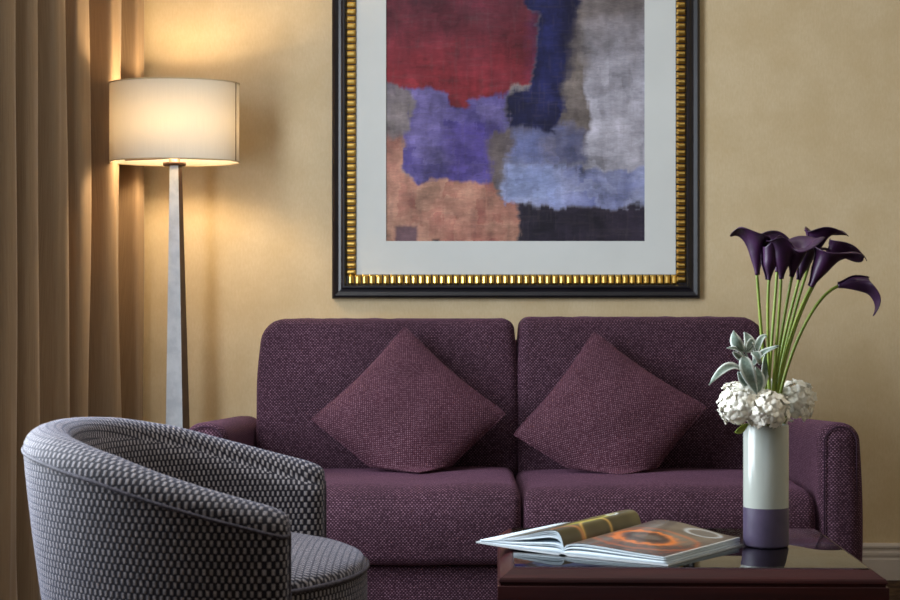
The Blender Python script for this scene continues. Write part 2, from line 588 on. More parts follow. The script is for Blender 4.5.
# ------------------------------------------------------------------ framed painting
def painting():
    d = WALL_Y - 0.02
    k = d / FPX
    x0, x1 = (332 - 450) * k, (700 - 450) * k
    z0 = EYE - (298.5 - 300) * k
    z1 = z0 + 1.42
    t = thing('framed_painting', ((x0 + x1) / 2, WALL_Y, z0),
              'large abstract painting in black and gold frame hung above the sofa', 'painting')
    yw = WALL_Y - 0.001
    FW, GW = 0.045, 0.034
    # rail profile: (in from outer edge, out from wall)
    prof = [(0, 0), (0, .020), (.004, .026), (.010, .030), (.016, .028), (.022, .026), (.030, .027), (.036, .031), (.041, .031), (FW, .026), (FW, .016), (FW + GW, .016), (FW + GW, 0)]
    def corner(i, o_):
        return [(x0 + o_, z0 + o_), (x1 - o_, z0 + o_), (x1 - o_, z1 - o_), (x0 + o_, z1 - o_)][i]
    rails = []
    for e in range(4):
        V, F = [], []
        n = len(prof)
        for c in (e, (e + 1) % 4):
            for o_, h in prof:
                cx, cz = corner(c, o_)
                V.append((cx, yw - h, cz))
        for i in range(n - 1): F.append((i, i + 1, n + i + 1, n + i))
        F.append(tuple(range(n))); F.append(tuple(reversed(range(n, 2 * n))))
        rails.append(mk('frame_rail', (V, F), MAT['black'], t, smooth=False, fix=True))
    # gilded beads: one mesh shared
    pitch = 0.0232
    V, F = [], []
    ns = 7
    prof2 = []
    for i in range(ns):
        a = PI * i / (ns - 1)
        prof2.append((-math.cos(a) * pitch * 0.44, math.sin(a) * 0.010))
    rows = [(-GW * .46, .55), (-GW * .32, 1.0), (GW * .28, 1.0), (GW * .46, .45)]
    for yy, sc in rows:
        for a, h in prof2: V.append((a, -h * sc, yy))
    for r_ in range(len(rows) - 1):
        for i in range(ns - 1):
            F.append((r_ * ns + i, r_ * ns + i + 1, (r_ + 1) * ns + i + 1, (r_ + 1) * ns + i))
    F.append(tuple(range(ns))); F.append(tuple(reversed(range((len(rows) - 1) * ns, len(rows) * ns))))
    proto = mk('gold_bead', (V, F), MAT['gold'], smooth=False, fix=True)
    me = proto.data
    bpy.data.objects.remove(proto)
    off = FW + GW / 2
    ro = org(t)
    for e in range(4):
        a = Vector(corner(e, off)); b = Vector(corner((e + 1) % 4, off))
        n = int(round((b - a).length / pitch))
        for i in range(n):
            p = a.lerp(b, i / n)
            o = bpy.data.objects.new('gold_bead', me)
            C.objects.link(o)
            o.parent = rails[e]
            o.location = Vector((p.x, yw - 0.0165, p.y)) - ro
            o.rotation_euler = (0, -e * PI / 2, 0)
            o.scale = (b - a).length / n / pitch, 1, 1
    # mat board with window
    ax0, ax1 = (386 - 450) * k, (645 - 450) * k
    az0 = EYE - (241 - 300) * k
    az1 = z1 - (az0 - z0)
    i0, i1, j0, j1 = x0 + FW + GW, x1 - FW - GW, z0 + FW + GW, z1 - FW - GW
    ym = yw - 0.012
    g = join(box(i0, ax0, ym, yw, j0, j1), box(ax1, i1, ym, yw, j0, j1), box(ax0, ax1, ym, yw, j0, az0), box(ax0, ax1, ym, yw, az1, j1))
    mk('mat_board', g, MAT['mat_board'], t, smooth=False)
    # canvas print: fine grid, colour per vertex
    W, H = ax1 - ax0, az1 - az0
    nx, nz = 300, int(300 * H / W)
    px = np.linspace(0, 1, nx + 1); pz = np.linspace(0, H / W, nz + 1)
    U, Z = np.meshgrid(px, pz)               # U 0..1, Z measured up from the bottom in widths
    def fbm(u, v, seed, octv=4, f0=1.0):
        out = np.zeros_like(u); amp = 1.0; tot_ = 0
        for o_ in range(octv):
            g_ = np.random.default_rng(seed * 31 + o_).random((64, 64))
            uu, vv = u * f0 * 2 ** o_, v * f0 * 2 ** o_
            iu, iv = np.floor(uu).astype(int), np.floor(vv).astype(int)
            fu, fv = uu - iu, vv - iv
            fu, fv = fu * fu * (3 - 2 * fu), fv * fv * (3 - 2 * fv)
            s_ = lambda a, b: g_[(iu + a) % 64, (iv + b) % 64]
            out += amp * ((s_(0, 0) * (1 - fu) + s_(1, 0) * fu) * (1 - fv) + (s_(0, 1) * (1 - fu) + s_(1, 1) * fu) * fv)
            tot_ += amp; amp *= 0.55
        return out / tot_
    # units: u = px/259 from the left, v = px/259 down from y=0 in the picture plane -> v = 241/259 - Z
    v = 241 / 259 - Z
    du = (fbm(U, v, 1, 4, 9) - .5) * 0.055 + (fbm(U * .8, v * 6, 2, 3, 12) - .5) * 0.016
    dv = (fbm(U, v, 3, 4, 9) - .5) * 0.055 + (fbm(U * 6, v * .8, 4, 3, 12) - .5) * 0.014
    qd = lambda n_, k_, sd: fbm(np.floor(U * n_) / n_, np.floor(v * k_) / k_, sd, 2, 31) - .5
    du += qd(46, 60, 5) * .030; dv += qd(60, 46, 6) * .030
    uw, vw = u2, v2 = U + du, v + dv
    col = np.zeros(U.shape + (3,)); col[:] = lin(150, 140, 140)[:3]
    def mask(poly, soft=0.008, raw=False):
        u2, v2 = (U + qd(60, 60, 7) * .006, v + qd(60, 60, 8) * .006) if raw else (uw, vw)
        inside = np.zeros(U.shape, bool)
        dist = np.full(U.shape, 9.0)
        n = len(poly)
        for i in range(n):
            (xa, ya), (xb, yb) = poly[i], poly[(i + 1) % n]
            cond = ((ya > v2) != (yb > v2))
            with np.errstate(divide='ignore', invalid='ignore'):
                xi = (xb - xa) * (v2 - ya) / (yb - ya + 1e-12) + xa
            inside ^= cond & (u2 < xi)
            ex, ey = xb - xa, yb - ya
            tt = np.clip(((u2 - xa) * ex + (v2 - ya) * ey) / (ex * ex + ey * ey), 0, 1)
            dist = np.minimum(dist, np.hypot(u2 - xa - tt * ex, v2 - ya - tt * ey))
        sd = np.where(inside, dist, -dist)
        return np.clip(sd / soft * .5 + .5, 0, 1)
    def K(*pts):      # crop pixel coordinates (696 wide crop of 290 px) -> picture units
        return [(((x * .41667) - 16) / 259, y * .41667 / 259) for x, y in pts]
    def paint(poly, c0, c1=None, grad=None, var=0.22, seed=9, soft=0.008, op=1.0, fu=14, fv=14, raw=False):
        nonlocal col
        m_ = mask(poly, soft, raw) * op
        a = np.array(lin(*c0)[:3]); b = np.array(lin(*(c1 or c0))[:3])
        if grad is None: f = np.clip((.55 * fbm(U, v, seed, 4, 7) + .45 * fbm(np.floor(u2 * 26) / 26, np.floor(v2 * 30) / 30, seed + 3, 2, 17) - .32) / .36, 0, 1)
        else: f = np.clip(grad + (fbm(U, v, seed, 4, 9) - .5) * .6, 0, 1)
        c = a + (b - a) * f[..., None]
        br = 1 + ((fbm(U * fu / 3, v, seed + 1, 3, 10) - .5) + (fbm(U, v * fv / 3, seed + 2, 3, 10) - .5)) * 2 * var
        c = c * br[..., None]
        col = col * (1 - m_[..., None]) + c * m_[..., None]
    gv = lambda a, b: np.clip((v - a) / (b - a), 0, 1)
    top = -1200
    # right pale panel
    paint(K((480, top), (700, top), (700, 420), (480, 420)), (122, 112, 112), (196, 192, 206), gv(0.02, 0.36), .16, 20)
    paint(K((520, top), (640, top), (610, -260), (540, -200)), (168, 150, 140), (110, 96, 100), None, .2, 25)
    # taupe ground left of it
    paint(K((455, 120), (500, 120), (522, 200), (526, 350), (470, 360), (280, 330), (330, 500), (280, 500), (280, 290), (455, 250)), (104, 94, 92), (128, 116, 112), None, .2, 30)
    # violet block
    paint(K((70, 190), (335, 190), (335, 300), (300, 330), (296, 445), (140, 450), (110, 440), (75, 400)), (74, 62, 136), (124, 112, 172), None, .25, 40)
    paint(K((180, 300), (300, 300), (300, 430), (190, 440)), (78, 60, 140), (100, 84, 160), None, .25, 44, .02, .7)
    # pale grey-violet patch
    paint(K((0, 180), (70, 190), (102, 240), (98, 310), (60, 330), (0, 325)), (124, 112, 128), (150, 138, 140), None, .2, 50)
    # blue-grey mid
    paint(K((332, 295), (440, 290), (520, 320), (520, 395), (330, 395)), (104, 110, 158), (128, 124, 150), None, .2, 60, .02)
    paint(K((345, 320), (415, 320), (410, 385), (340, 385)), (112, 122, 178), (130, 138, 190), None, .2, 61, .02, .7)
    paint(K((290, 320), (340, 300), (352, 345), (325, 400), (318, 470), (290, 440)), (104, 92, 96), (122, 108, 104), None, .2, 64, .012, .9)
    # pale blue band
    paint(K((325, 392), (500, 396), (508, 412), (700, 400), (700, 497), (318, 497)), (134, 140, 194), (172, 176, 212), None, .14, 70)
    paint(K((330, 385), (450, 400), (455, 485), (322, 490)), (142, 156, 214), (160, 176, 222), None, .12, 72, .03, .6)
    # orange-pink block
    paint(K((0, 325), (70, 325), (75, 410), (110, 436), (300, 440), (318, 480), (352, 500), (352, 640), (0, 640)), (170, 104, 94), (206, 156, 134), None, .22, 80)
    paint(K((0, 330), (66, 330), (66, 420), (0, 420)), (178, 104, 100), (196, 140, 122), None, .3, 84, .03, .7)
    # dark band
    paint(K((350, 497), (700, 495), (700, 640), (352, 640)), (40, 34, 50), (56, 48, 64), None, .25, 90)
    # red block
    paint(K((0, top), (372, top), (372, 20), (396, 30), (400, 130), (380, 190), (345, 215), (328, 230), (240, 235), (232, 254), (192, 254), (182, 226), (110, 212), (0, 196)), (92, 46, 60), (142, 44, 54), gv(-.05, .36) * (1.15 - .5 * U), .22, 100)
    paint(K((110, -60), (300, -80), (300, 60), (160, 80)), (92, 54, 62), (112, 44, 60), None, .2, 104, .05, .6)
    # navy column
    paint(K((362, top), (492, top), (500, 60), (492, 150), (462, 260), (440, 320), (380, 300), (335, 300), (335, 235), (372, 205), (398, 140), (398, 36), (372, 22), (362, 0)), (20, 18, 38), (38, 40, 88), None, .35, 110)
    paint(K((395, 40), (480, 20), (470, 190), (400, 230)), (34, 34, 88), (52, 56, 124), None, .4, 114, .05, .6)
    paint(K((488, 20), (515, 20), (525, 160), (500, 260), (462, 270), (470, 200)), (108, 98, 98), (140, 128, 122), None, .3, 118, .02, .8)
    paint(K((440, -300), (494, -300), (498, 120), (470, 180), (450, 60)), (18, 16, 34), (34, 32, 66), None, .3, 124, .03, .8)
    paint(K((336, 240), (400, 215), (440, 300), (350, 300)), (18, 16, 36), (36, 36, 78), None, .3, 126, .03, .8)
    # small mauve square, dark tick
    paint(K((60, 542), (113, 542), (113, 582), (60, 582)), (112, 84, 92), (122, 94, 100), None, .1, 120, .006, raw=True)
    paint(K((150, 574), (166, 574), (166, 590), (150, 590)), (40, 30, 40), None, None, .1, 122, .006, raw=True)
    # thin scratches and drips
    scr = np.clip((fbm(U * 7, v * .6, 131, 2, 20) - .68) / .06, 0, 1) * .3 + np.clip((fbm(U * .6, v * 7, 132, 2, 20) - .68) / .06, 0, 1) * .3
    col = col * (1 - scr[..., None] * .35) + np.array(lin(190, 170, 175)[:3]) * scr[..., None] * .10
    blot = fbm(U * .9, v * 1.1, 141, 4, 11); dab = fbm(np.floor(u2 * 34) / 34, np.floor(v2 * 40) / 40, 142, 2, 23)
    col = col * (.74 * (1 + 1.1 * (blot - .5) + .55 * (dab - .5)))[..., None]
    col = np.clip(col, 0.004, 0.9)
    V = np.stack([ax0 + U * W, np.full_like(U, yw - 0.006), az0 + Z * W], -1).reshape(-1, 3)
    idx = np.arange((nx + 1) * (nz + 1)).reshape(nz + 1, nx + 1)
    F = np.stack([idx[:-1, :-1], idx[:-1, 1:], idx[1:, 1:], idx[1:, :-1]], -1).reshape(-1, 4)
    o = mk('canvas', (V.tolist(), F.tolist()), attr_mat('painted_canvas', 0.55, 0.25, 0.0, 0.14), t)
    set_cols(o, col.reshape(-1, 3))
    o['label'] = 'abstract blocks of crimson, violet, navy, salmon and pale blue'
painting()

# ------------------------------------------------------------------ floor lamp
def lamp():
    D = 5.30
    OV = .75
    sc = FPX / D
    cx = (174.5 - 450) / sc
    R = 64.5 / sc
    zb, zt = EYE + 138 / sc, EYE + 216 / sc
    t = thing('floor_lamp', (cx, D, 0), 'tall floor lamp with white drum shade and tapered silver-leaf post', 'lamp')
    # shade, double wall
    n = 96
    prof = [(R, zb), (R, zt), (R - .003, zt), (R - .003, zb), (R, zb)]
    V, F = lathe([(r, z) for r, z in prof], (cx, D, 0), n)
    V = [(x, D + (y - D) * OV, z) for x, y, z in V]
    uv = [(math.atan2(v[1] - D, v[0] - cx), v[2]) for v in V]
    sh = mk('shade', (V, F), MAT['shade'], t, uv=uv)
    trim = mottled('shade_trim', lin(196, 176, 140), lin(206, 186, 150), 20, 0.7)
    for z in (zb, zt):
        ring = [(cx + R * math.cos(a), D + OV * R * math.sin(a), z) for a in [2 * PI * i / 72 for i in range(72)]]
        mk('shade_trim', tube(ring, 0.0022, 6, closed=True), trim, sh)
    a = math.radians(-14)      # vertical overlap seam
    sx, sy = cx + (R + .0006) * math.cos(a), D + OV * (R + .0006) * math.sin(a)
    mk('shade_seam', tube([(sx, sy, zb), (sx, sy, zt)], 0.0018, 6), mottled('shade_seam_cloth', lin(120, 92, 58), lin(134, 104, 68), 20, 0.8), sh)
    # spider and ring below the bulb
    zs = zb + 0.012
    arms = []
    for i in range(3):
        b = 2 * PI * i / 3 + .5
        arms.append(tube([(cx, D, zs), (cx + (R - .004) * math.cos(b), D + OV * (R - .004) * math.sin(b), zs)], 0.0022, 6))
    mk('shade_support', join(*arms), MAT['bronze_and_shadow'], t)
    mk('socket_plate', lathe([(0, -.012), (.034, -.012), (.036, -.008), (.036, -.002), (.018, 0), (.016, .05), (0, .05)], (cx, D, zb), 32), MAT['bronze_and_shadow'], t)
    bm_ = M('lamp_bulb'); bm_.set((1, .8, .55, 1), .4)
    bm_.b.inputs['Emission Color'].default_value = (1, .72, .40, 1); bm_.b.inputs['Emission Strength'].default_value = 14
    mk('bulb', lathe([(0.001, .05), (.011, .055), (.015, .08), (.021, .105), (.019, .125), (.010, .136), (0.001, .138)], (cx, D, zb), 24), bm_.m, t)
    # tapered post: two silver faces, two browned to paint their shade, rotated a little to the viewer
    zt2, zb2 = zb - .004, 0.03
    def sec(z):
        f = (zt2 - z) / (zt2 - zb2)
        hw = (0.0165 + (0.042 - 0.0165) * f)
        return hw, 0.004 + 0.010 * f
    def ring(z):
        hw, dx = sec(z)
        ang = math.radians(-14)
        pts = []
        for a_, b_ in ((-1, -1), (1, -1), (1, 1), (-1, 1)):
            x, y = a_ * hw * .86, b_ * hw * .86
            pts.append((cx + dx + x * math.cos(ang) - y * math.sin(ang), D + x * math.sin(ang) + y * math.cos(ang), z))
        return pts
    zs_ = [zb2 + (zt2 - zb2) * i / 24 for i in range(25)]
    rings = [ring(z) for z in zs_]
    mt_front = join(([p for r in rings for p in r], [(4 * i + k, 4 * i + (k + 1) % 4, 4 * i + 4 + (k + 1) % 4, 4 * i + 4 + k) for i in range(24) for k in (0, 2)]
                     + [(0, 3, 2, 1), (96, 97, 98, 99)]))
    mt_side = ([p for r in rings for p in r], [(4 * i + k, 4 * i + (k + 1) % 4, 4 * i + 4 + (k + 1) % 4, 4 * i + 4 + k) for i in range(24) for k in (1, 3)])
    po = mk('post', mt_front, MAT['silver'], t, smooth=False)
    mk('post_shadow_side', mt_side, MAT['bronze_and_shadow'], po, smooth=False)
    mk('base_plate', rbox(cx - .12, cx + .15, D - .13, D + .13, 0.0, .03, .006, 2, (2, 2, 2)), MAT['bronze_and_shadow'], t, smooth=False)
    l = bpy.data.lights.new('lamp_bulb_light', 'POINT')
    l.energy = 20; l.color = (1.0, 0.75, 0.45); l.shadow_soft_size = 0.04
    lo = bpy.data.objects.new('lamp_bulb_light', l)
    lo.location = (0, 0, zb + .112); lo.parent = t
    C.objects.link(lo)
    for ob in t.children:
        if ob.name.startswith('bulb'): ob.visible_shadow = True
lamp()

# ------------------------------------------------------------------ sofa
def wrinkle(p, s, a):
    return a * mnoise.noise((p[0] * s, p[1] * s, p[2] * s))

def disc(a, b, rr):
    """maps the corner of a unit square (already rounded by rr) on to the quarter disc"""
    l = math.hypot(a, b)
    if l < 1e-9: return a, b
    ca, sa = a / l, b / l
    k = 1 / max(ca, sa)
    if min(ca, sa) * k > 1 - rr:
        c = 1 - rr
        pr = c * (ca + sa)
        k = pr + math.sqrt(max(0, pr * pr - 2 * c * c + rr * rr))
    f = 1 / k
    return a * f, b * f

def sofa():
    t = thing('sofa', (0.18, 4.70, 0), 'aubergine woven two-seat sofa with loose back and seat cushions', 'sofa')
    xl, xr, ym = -0.556, 0.925, 0.182
    yf = 4.25
    # arms: rounded top, sloping slightly to the back
    for sx, xi, xo in ((1, xr, 1.030), (-1, xl, -.668)):
        a, b = min(xi, xo), max(xi, xo)
        def f(x, y, z, a=a, b=b, sx=sx):
            fy = (y - yf) / .85
            zz = z - (0.040 * fy) * sst(z, .2, .6)
            g = (z - .08) / .54
            x2 = x + sx * 0.012 * math.sin(PI * min(max(g, 0), 1)) * (1 if (x - (a + b) / 2) * sx > 0 else 0.1)
            if abs(y - yf) < .05: y = y - 0.006 * math.sin(PI * (x - a) / (b - a)) * math.sin(PI * min(max(g, 0), 1))
            return x2, y, zz
        ar = mk('armrest', rbox(a, b, yf, 5.10, .085, .613, .046, 6, (3, 14, 12), f), MAT['sofa'], t)
        # seam round the front panel
        r = .040
        path = []
        zt = .603
        for i in range(9):
            an = PI - PI / 2 * i / 8
            path.append((a + .012 + r + r * math.cos(an), zt - r + r * math.sin(an)))
        for i in range(9):
            an = PI / 2 - PI / 2 * i / 8
            path.append((b - .012 - r + r * math.cos(an), zt - r + r * math.sin(an)))
        path = [(path[0][0], .10)] + path + [(path[-1][0], .10)]
        mk('seam', tube([(x, yf + .0045, z) for x, z in path], .0022, 6), MAT['sofa_dark'], ar)
    # base and back frame
    mk('base', rbox(xl + .001, xr - .001, 4.305, 5.10, .085, .249, .012, 3, (4, 4, 2)), MAT['sofa'], t)
    mk('back_frame', rbox(xl + .02, xr - .02, 5.02, 5.15, .252, .80, .03, 3, (6, 2, 6), lambda x, y, z: (x, y + .05 * (z - .25), z)), MAT['sofa'], t)
    # seat cushions
    for x0, x1, seed in ((xl + .004, ym - .0025, 1.3), (ym + .0025, xr - .004, 7.7)):
        cx = (x0 + x1) / 2; hw = (x1 - x0) / 2
        def f(x, y, z, cx=cx, hw=hw, seed=seed):
            RF = .075
            if y < 4.262 + RF and z > .442 - RF:
                a_, b_ = disc((4.262 + RF - y) / RF, (z - .442 + RF) / RF, .35)
                y, z = 4.262 + RF - a_ * RF, .442 - RF + b_ * RF
            u = (x - cx) / hw; v = (y - 4.54) / .29; g = (z - .25) / .19
            cu = max(0, 1 - u * u); cv = max(0, 1 - v * v)
            zt = z + (0.020 * cu ** .6 * cv ** .5 - 0.006) * sst(g, .3, 1)
            yy = y
            if v < -.5: yy = y - (0.016 * cu ** .5 * math.sin(PI * min(max(g, 0), 1))) * sst(-v, .5, 1)
            if seed < 5:                       # left cushion is plumper at the middle of the sofa
                zt += .010 * sst(u, .2, .9) * sst(g, .4, 1)
            zt += wrinkle((x + seed, y, z), 9, .0022)
            return x, yy, zt
        cu_ = mk('seat_cushion', rbox(x0, x1, 4.262, 4.86, .252, .442, .026, 5, (24, 24, 12), f), MAT['sofa'], t)
    # back cushions, leaning
    for x0, x1, seed, zt_ in ((-.545, .1905, 3.1, .866), (.1935, .905, 9.4, .871)):
        cx = (x0 + x1) / 2; hw = (x1 - x0) / 2
        def f(x, y, z, cx=cx, hw=hw, seed=seed):
            RC = .065; so = -1 if seed < 5 else 1
            ex = hw - RC
            if (x - cx) * so > ex and z > zt_ - RC:
                a_, b_ = disc(((x - cx) * so - ex) / RC, (z - zt_ + RC) / RC, .46)
                x, z = cx + so * (ex + a_ * RC), zt_ - RC + b_ * RC
            u = (x - cx) / hw; g = (z - .44) / (zt_ - .44)
            g = max(g, 0)
            cu = max(0, 1 - u * u); cg = max(0, 1 - (2 * g - 1) ** 2)
            y = y + .13 * (z - .44)
            if y < 4.93: y -= .022 * cu ** .6 * cg ** .6
            y += wrinkle((x + seed, y, z), 6, .004)
            zz = z + wrinkle((x * 3 + seed, y, 0), 8, .0028) * sst(g, .7, 1)
            xx = x + .006 * math.copysign(1, u) * (cg ** .5) * sst(abs(u), .8, 1) - .010 * u * sst(g, .55, 1)
            return xx, y, zz
        bc = mk('back_cushion', rbox(x0, x1, 4.79, 4.985, .400, zt_, .030, 5, (30, 4, 22), f), MAT['sofa'], t)
        # gusset seam just inside the front edge
        r = .022; path = []
        e = .026
        for (ccx, ccz, a0) in ((x0 + e + r, zt_ - e - r, PI), (x1 - e - r, zt_ - e - r, PI / 2)):
            for i in range(8):
                an = a0 - PI / 2 * i / 7
                path.append((ccx + r * math.cos(an), ccz + r * math.sin(an)))
        def dense(p):
            out = []
            for a, b in zip(p, p[1:]):
                m_ = max(1, int(math.hypot(b[0] - a[0], b[1] - a[1]) / .03))
                for i in range(m_): out.append((a[0] + (b[0] - a[0]) * i / m_, a[1] + (b[1] - a[1]) * i / m_))
            return out + [p[-1]]
        path = dense([(path[0][0], .50)] + path + [(path[-1][0], .50)])
        pts = []
        for x, z in path:
            q = f(x, 4.79 + .0085, z)
            pts.append((q[0], q[1] - .002, q[2]))
        mk('seam', tube(pts, .0018, 6), MAT['sofa_dark'], bc)
    for x in (xl + .06, xr - .06):
        for y in (4.36, 5.02):
            mk('foot', lathe([(.018, 0), (.024, .086)], (x, y, 0), 16, True, True), MAT['dark_leg'], t)
sofa()

# ------------------------------------------------------------------ throw cushions
def throw_pillow(name, c, side, spin, lean, yaw, label, seed, squash):
    n = 34
    V = []
    h = side / 2
    def P(u, v, sgn):
        # concave sides, pointed corners
        k = .07
        cr = (abs(u) * abs(v)) ** 6
        u *= 1 - .025 * cr; v *= 1 - .025 * cr
        x = u * (1 - k * (1 - v * v) * abs(u) ** 2)
        y = v * (1 - k * (1 - u * u) * abs(v) ** 2)
        th = .072 * (max(0, (1 - u * u)) ** .55) * (max(0, (1 - v * v)) ** .55)
        th += .010 * mnoise.noise((u * 2.2 + seed, v * 2.2, sgn)) * (1 - u * u) * (1 - v * v)
        th += .0045 * mnoise.noise(((u + v) * 1.6 + seed, (u - v) * 5.5, sgn + 3)) * (1 - u * u) ** .5 * (1 - v * v) ** .5 * sst(abs(u - v), .2, 1.2)
        # puckers at the edges
        ed = max(abs(u), abs(v))
        th *= 1 + .10 * math.sin(34 * (u if abs(v) > abs(u) else v) + seed) * sst(ed, .72, .95) * (1 - sst(ed, .97, 1.0))
        return Vector((x * h, sgn * th, y * h))
    idx = {}
    F = []
    par = [math.sin((i / n - .5) * PI * .96) / math.sin(.5 * PI * .96) for i in range(n + 1)]
    for sgn in (-1, 1):
        for j in range(n + 1):
            for i in range(n + 1):
                bd = i in (0, n) or j in (0, n)
                kk = (i, j, 0 if bd else sgn)
                if kk in idx: continue
                idx[kk] = len(V)
                V.append(P(par[i], par[j], sgn))
    g = lambda i, j, s: idx[(i, j, 0 if (i in (0, n) or j in (0, n)) else s)]
    UV = [None] * len(V)
    for (i, j, s), q in idx.items(): UV[q] = (par[i] * h, par[j] * h)
    for j in range(n):
        for i in range(n):
            F.append((g(i, j, -1), g(i + 1, j, -1), g(i + 1, j + 1, -1), g(i, j + 1, -1)))
            F.append((g(i, j, 1), g(i, j + 1, 1), g(i + 1, j + 1, 1), g(i + 1, j, 1)))
    R = Matrix.Rotation(yaw, 3, 'Z') @ Matrix.Rotation(-lean, 3, 'X') @ Matrix.Rotation(spin, 3, 'Y')
    out = []
    for v in V:
        q = R @ v + Vector(c)
        # the lower corner folds where it stands on the seat
        lo = c[2] - squash
        if q.z < lo:
            d = lo - q.z
            q.z = lo - .004 * (1 - math.exp(-d / .03)) - d * .05
            q.y -= d * .22
            q.x += .15 * d * math.sin(seed)
        out.append(q)
    zmin = min(q.z for q in out)
    base = (c[0], c[1], zmin)
    t = thing(name, base, label, 'cushion')
    body = mk('cushion_cover', (out, F), MAT['pillow'], t, uv=UV)
    border = [g(i, 0, 1) for i in range(n)] + [g(n, j, 1) for j in range(n)] + [g(n - i, n, 1) for i in range(n)] + [g(0, n - j, 1) for j in range(n)]
    mk('edge_seam', tube([out[b] for b in border], .0022, 6, closed=True), MAT['pillow'], body)
    return t
PC = at(409, 417, 4.66)
throw_pillow('throw_pillow', (PC.x, PC.y, PC.z), 0.385, math.radians(43.5), math.radians(24), math.radians(4),
             'plum throw cushion standing on its corner on the sofa, nearer the armchair', 1.7, .128)
PC = at(610, 421, 4.66)
throw_pillow('throw_pillow', (PC.x, PC.y, PC.z), 0.385, math.radians(36), math.radians(24), math.radians(-4),
             'plum throw cushion tilted on its corner on the sofa, nearer the vase', 4.2, .122)

# ------------------------------------------------------------------ tub armchair
def armchair():
    cy = 2.85
    t = thing('armchair', (-.44, cy, 0), 'barrel-back tub armchair in grey and black dash-patterned velvet', 'armchair')
    A, B, xf = .382, .348, -.276     # mid-line of the shell wall
    nE = 2.35
    raw = []
    for i in range(241):
        ph = -PI / 2 + PI * i / 240
        c, s = max(math.cos(ph), 0), math.sin(ph)
        raw.append(Vector((xf - A * c ** (2 / nE), cy + B * math.copysign(abs(s) ** (2 / nE), s))))
    L = [0]
    for a, b in zip(raw, raw[1:]): L.append(L[-1] + (b - a).length)
    tot = L[-1]
    xs, ys = [p.x for p in raw], [p.y for p in raw]
    NT = 150
    def mid(s):
        q = min(max(s, 0), tot)
        return Vector((interp(q, L, xs), interp(q, L, ys)))
    def ztop(x):
        return interp(x, [-.70, -.66, -.60, -.51, -.43, -.35, -.27, -.235], [.719, .718, .708, .687, .662, .639, .618, .608])
    H = .040                          # half thickness
    # profile in (side -1 outer..1 inner, height below top), param list
    zbot = .11
    prof = []
    for i in range(15): prof.append(('o', i / 14))
    for i in range(1, 12): prof.append(('r', i / 12))
    prof.append(('j', 0.0))
    for i in range(15): prof.append(('i', i / 14))
    V, UV, F = [], [], []
    caps = 7
    stations = [(-(k) / caps) for k in range(caps, 0, -1)] + [tot * i / NT for i in range(NT + 1)] + [tot + k / caps for k in range(1, caps + 1)]
    def rings():
        out = []
        for st in range(len(stations)):
            if st < caps: s, u = 0.0, (caps - st) / caps
            elif st > caps + NT: s, u = tot, (st - caps - NT) / caps
            else: s, u = tot * (st - caps) / NT, 0.0
            out.append((s, u))
        return out
    for s, u in rings():
        p = mid(s)
        tg = (mid(s + .01) - mid(s - .01)).normalized()
        if s <= 0: tg = Vector((-1, 0))
        if s >= tot: tg = Vector((1, 0))
        nrm = Vector((tg.y, -tg.x))          # outward
        if (p - Vector((-.40, cy))).dot(nrm) < 0: nrm = -nrm
        sh = math.sqrt(max(0, 1 - u * u)) if u < 1 else 0.0
        hh = H * (0.12 + .88 * sh)
        px_ = p.x + .040 * math.sin(u * PI / 2) if u > 0 else p.x
        zt = ztop(px_) - .020 * (1 - sh)
        rz = .036 * (0.3 + .7 * sh)
        if s <= 0: us = -u * .045
        elif s >= tot: us = tot + u * .045
        else: us = s
        for kind, f in prof:
            if kind == 'o':
                z = zbot + (zt - rz - zbot) * f
                o_ = hh - (.085 * (1 - sst(p.x, -.60, -.28)) + .004) * (1 - f) ** 1.1 + .006 * math.sin(PI * f)
                vv = z
            elif kind == 'r':
                an = PI * f
                z = zt - rz + rz * math.sin(an) ** .85
                o_ = hh * math.cos(an)
                vv = zt - rz + .10 * f
            else:
                z = zt - rz - (zt - rz - .30) * f
                o_ = -hh - .030 * math.sin(PI * f * .6)
                vv = zt - rz + .10 if kind == 'j' else 3.0 - z
            V.append((px_ + nrm.x * o_, p.y + nrm.y * o_, z))
            UV.append((us, vv))
    m = len(prof); ns = len(stations)
    for i in range(ns - 1):
        for k in range(m - 1):
            F.append((i * m + k, i * m + k + 1, (i + 1) * m + k + 1, (i + 1) * m + k))
    F.append(tuple(range(m))); F.append(tuple(reversed([(ns - 1) * m + k for k in range(m)])))
    sh_ = mk('shell', (V, F), MAT['chair'], t, uv=UV, fix=True)
    # welt along the outer rim, running down the arm fronts
    k0 = 14
    path = [Vector(V[i * m + k0]) for i in range(0, ns)]
    down0 = [Vector(V[0 * m + k]) for k in range(0, 14)]
    down1 = [Vector(V[(ns - 1) * m + k]) for k in range(13, -1, -1)]
    full = down0 + path + down1
    clean = [full[0]]
    for q in full[1:]:
        if (q - clean[-1]).length > .004: clean.append(q)
    uvp = None
    mk('welt', tube(clean, .0032, 8), MAT['piping'], sh_)
    # seat: round-fronted boxed cushion
    R, sxc = .362, -.501
    out = []
    for i in range(97):
        a = -PI + 2 * PI * i / 96
        x, y = sxc + R * math.cos(a), R * math.sin(a)
        y = math.copysign(min(abs(y), .288 + .02 * max(0, abs(y) - .288)), y)
        x = max(x, -.52)
        y = math.copysign(min(abs(y), interp(x, [-.52, -.44, -.34], [.21, .26, .31])), y)
        if i < 96: out.append((x, cy + y))
    n = len(out)
    ctr = Vector((-.40, cy))
    lev = [(1.0, .115), (1.0, .20), (1.0, .30), (1.0, .40), (1.0, .455), (.998, .472), (.990, .482), (.97, .4885), (.92, .494), (.8, .502), (.6, .509), (.4, .513), (.2, .515), (.02, .516)]
    V, UV, F = [], [], []
    per = [0]
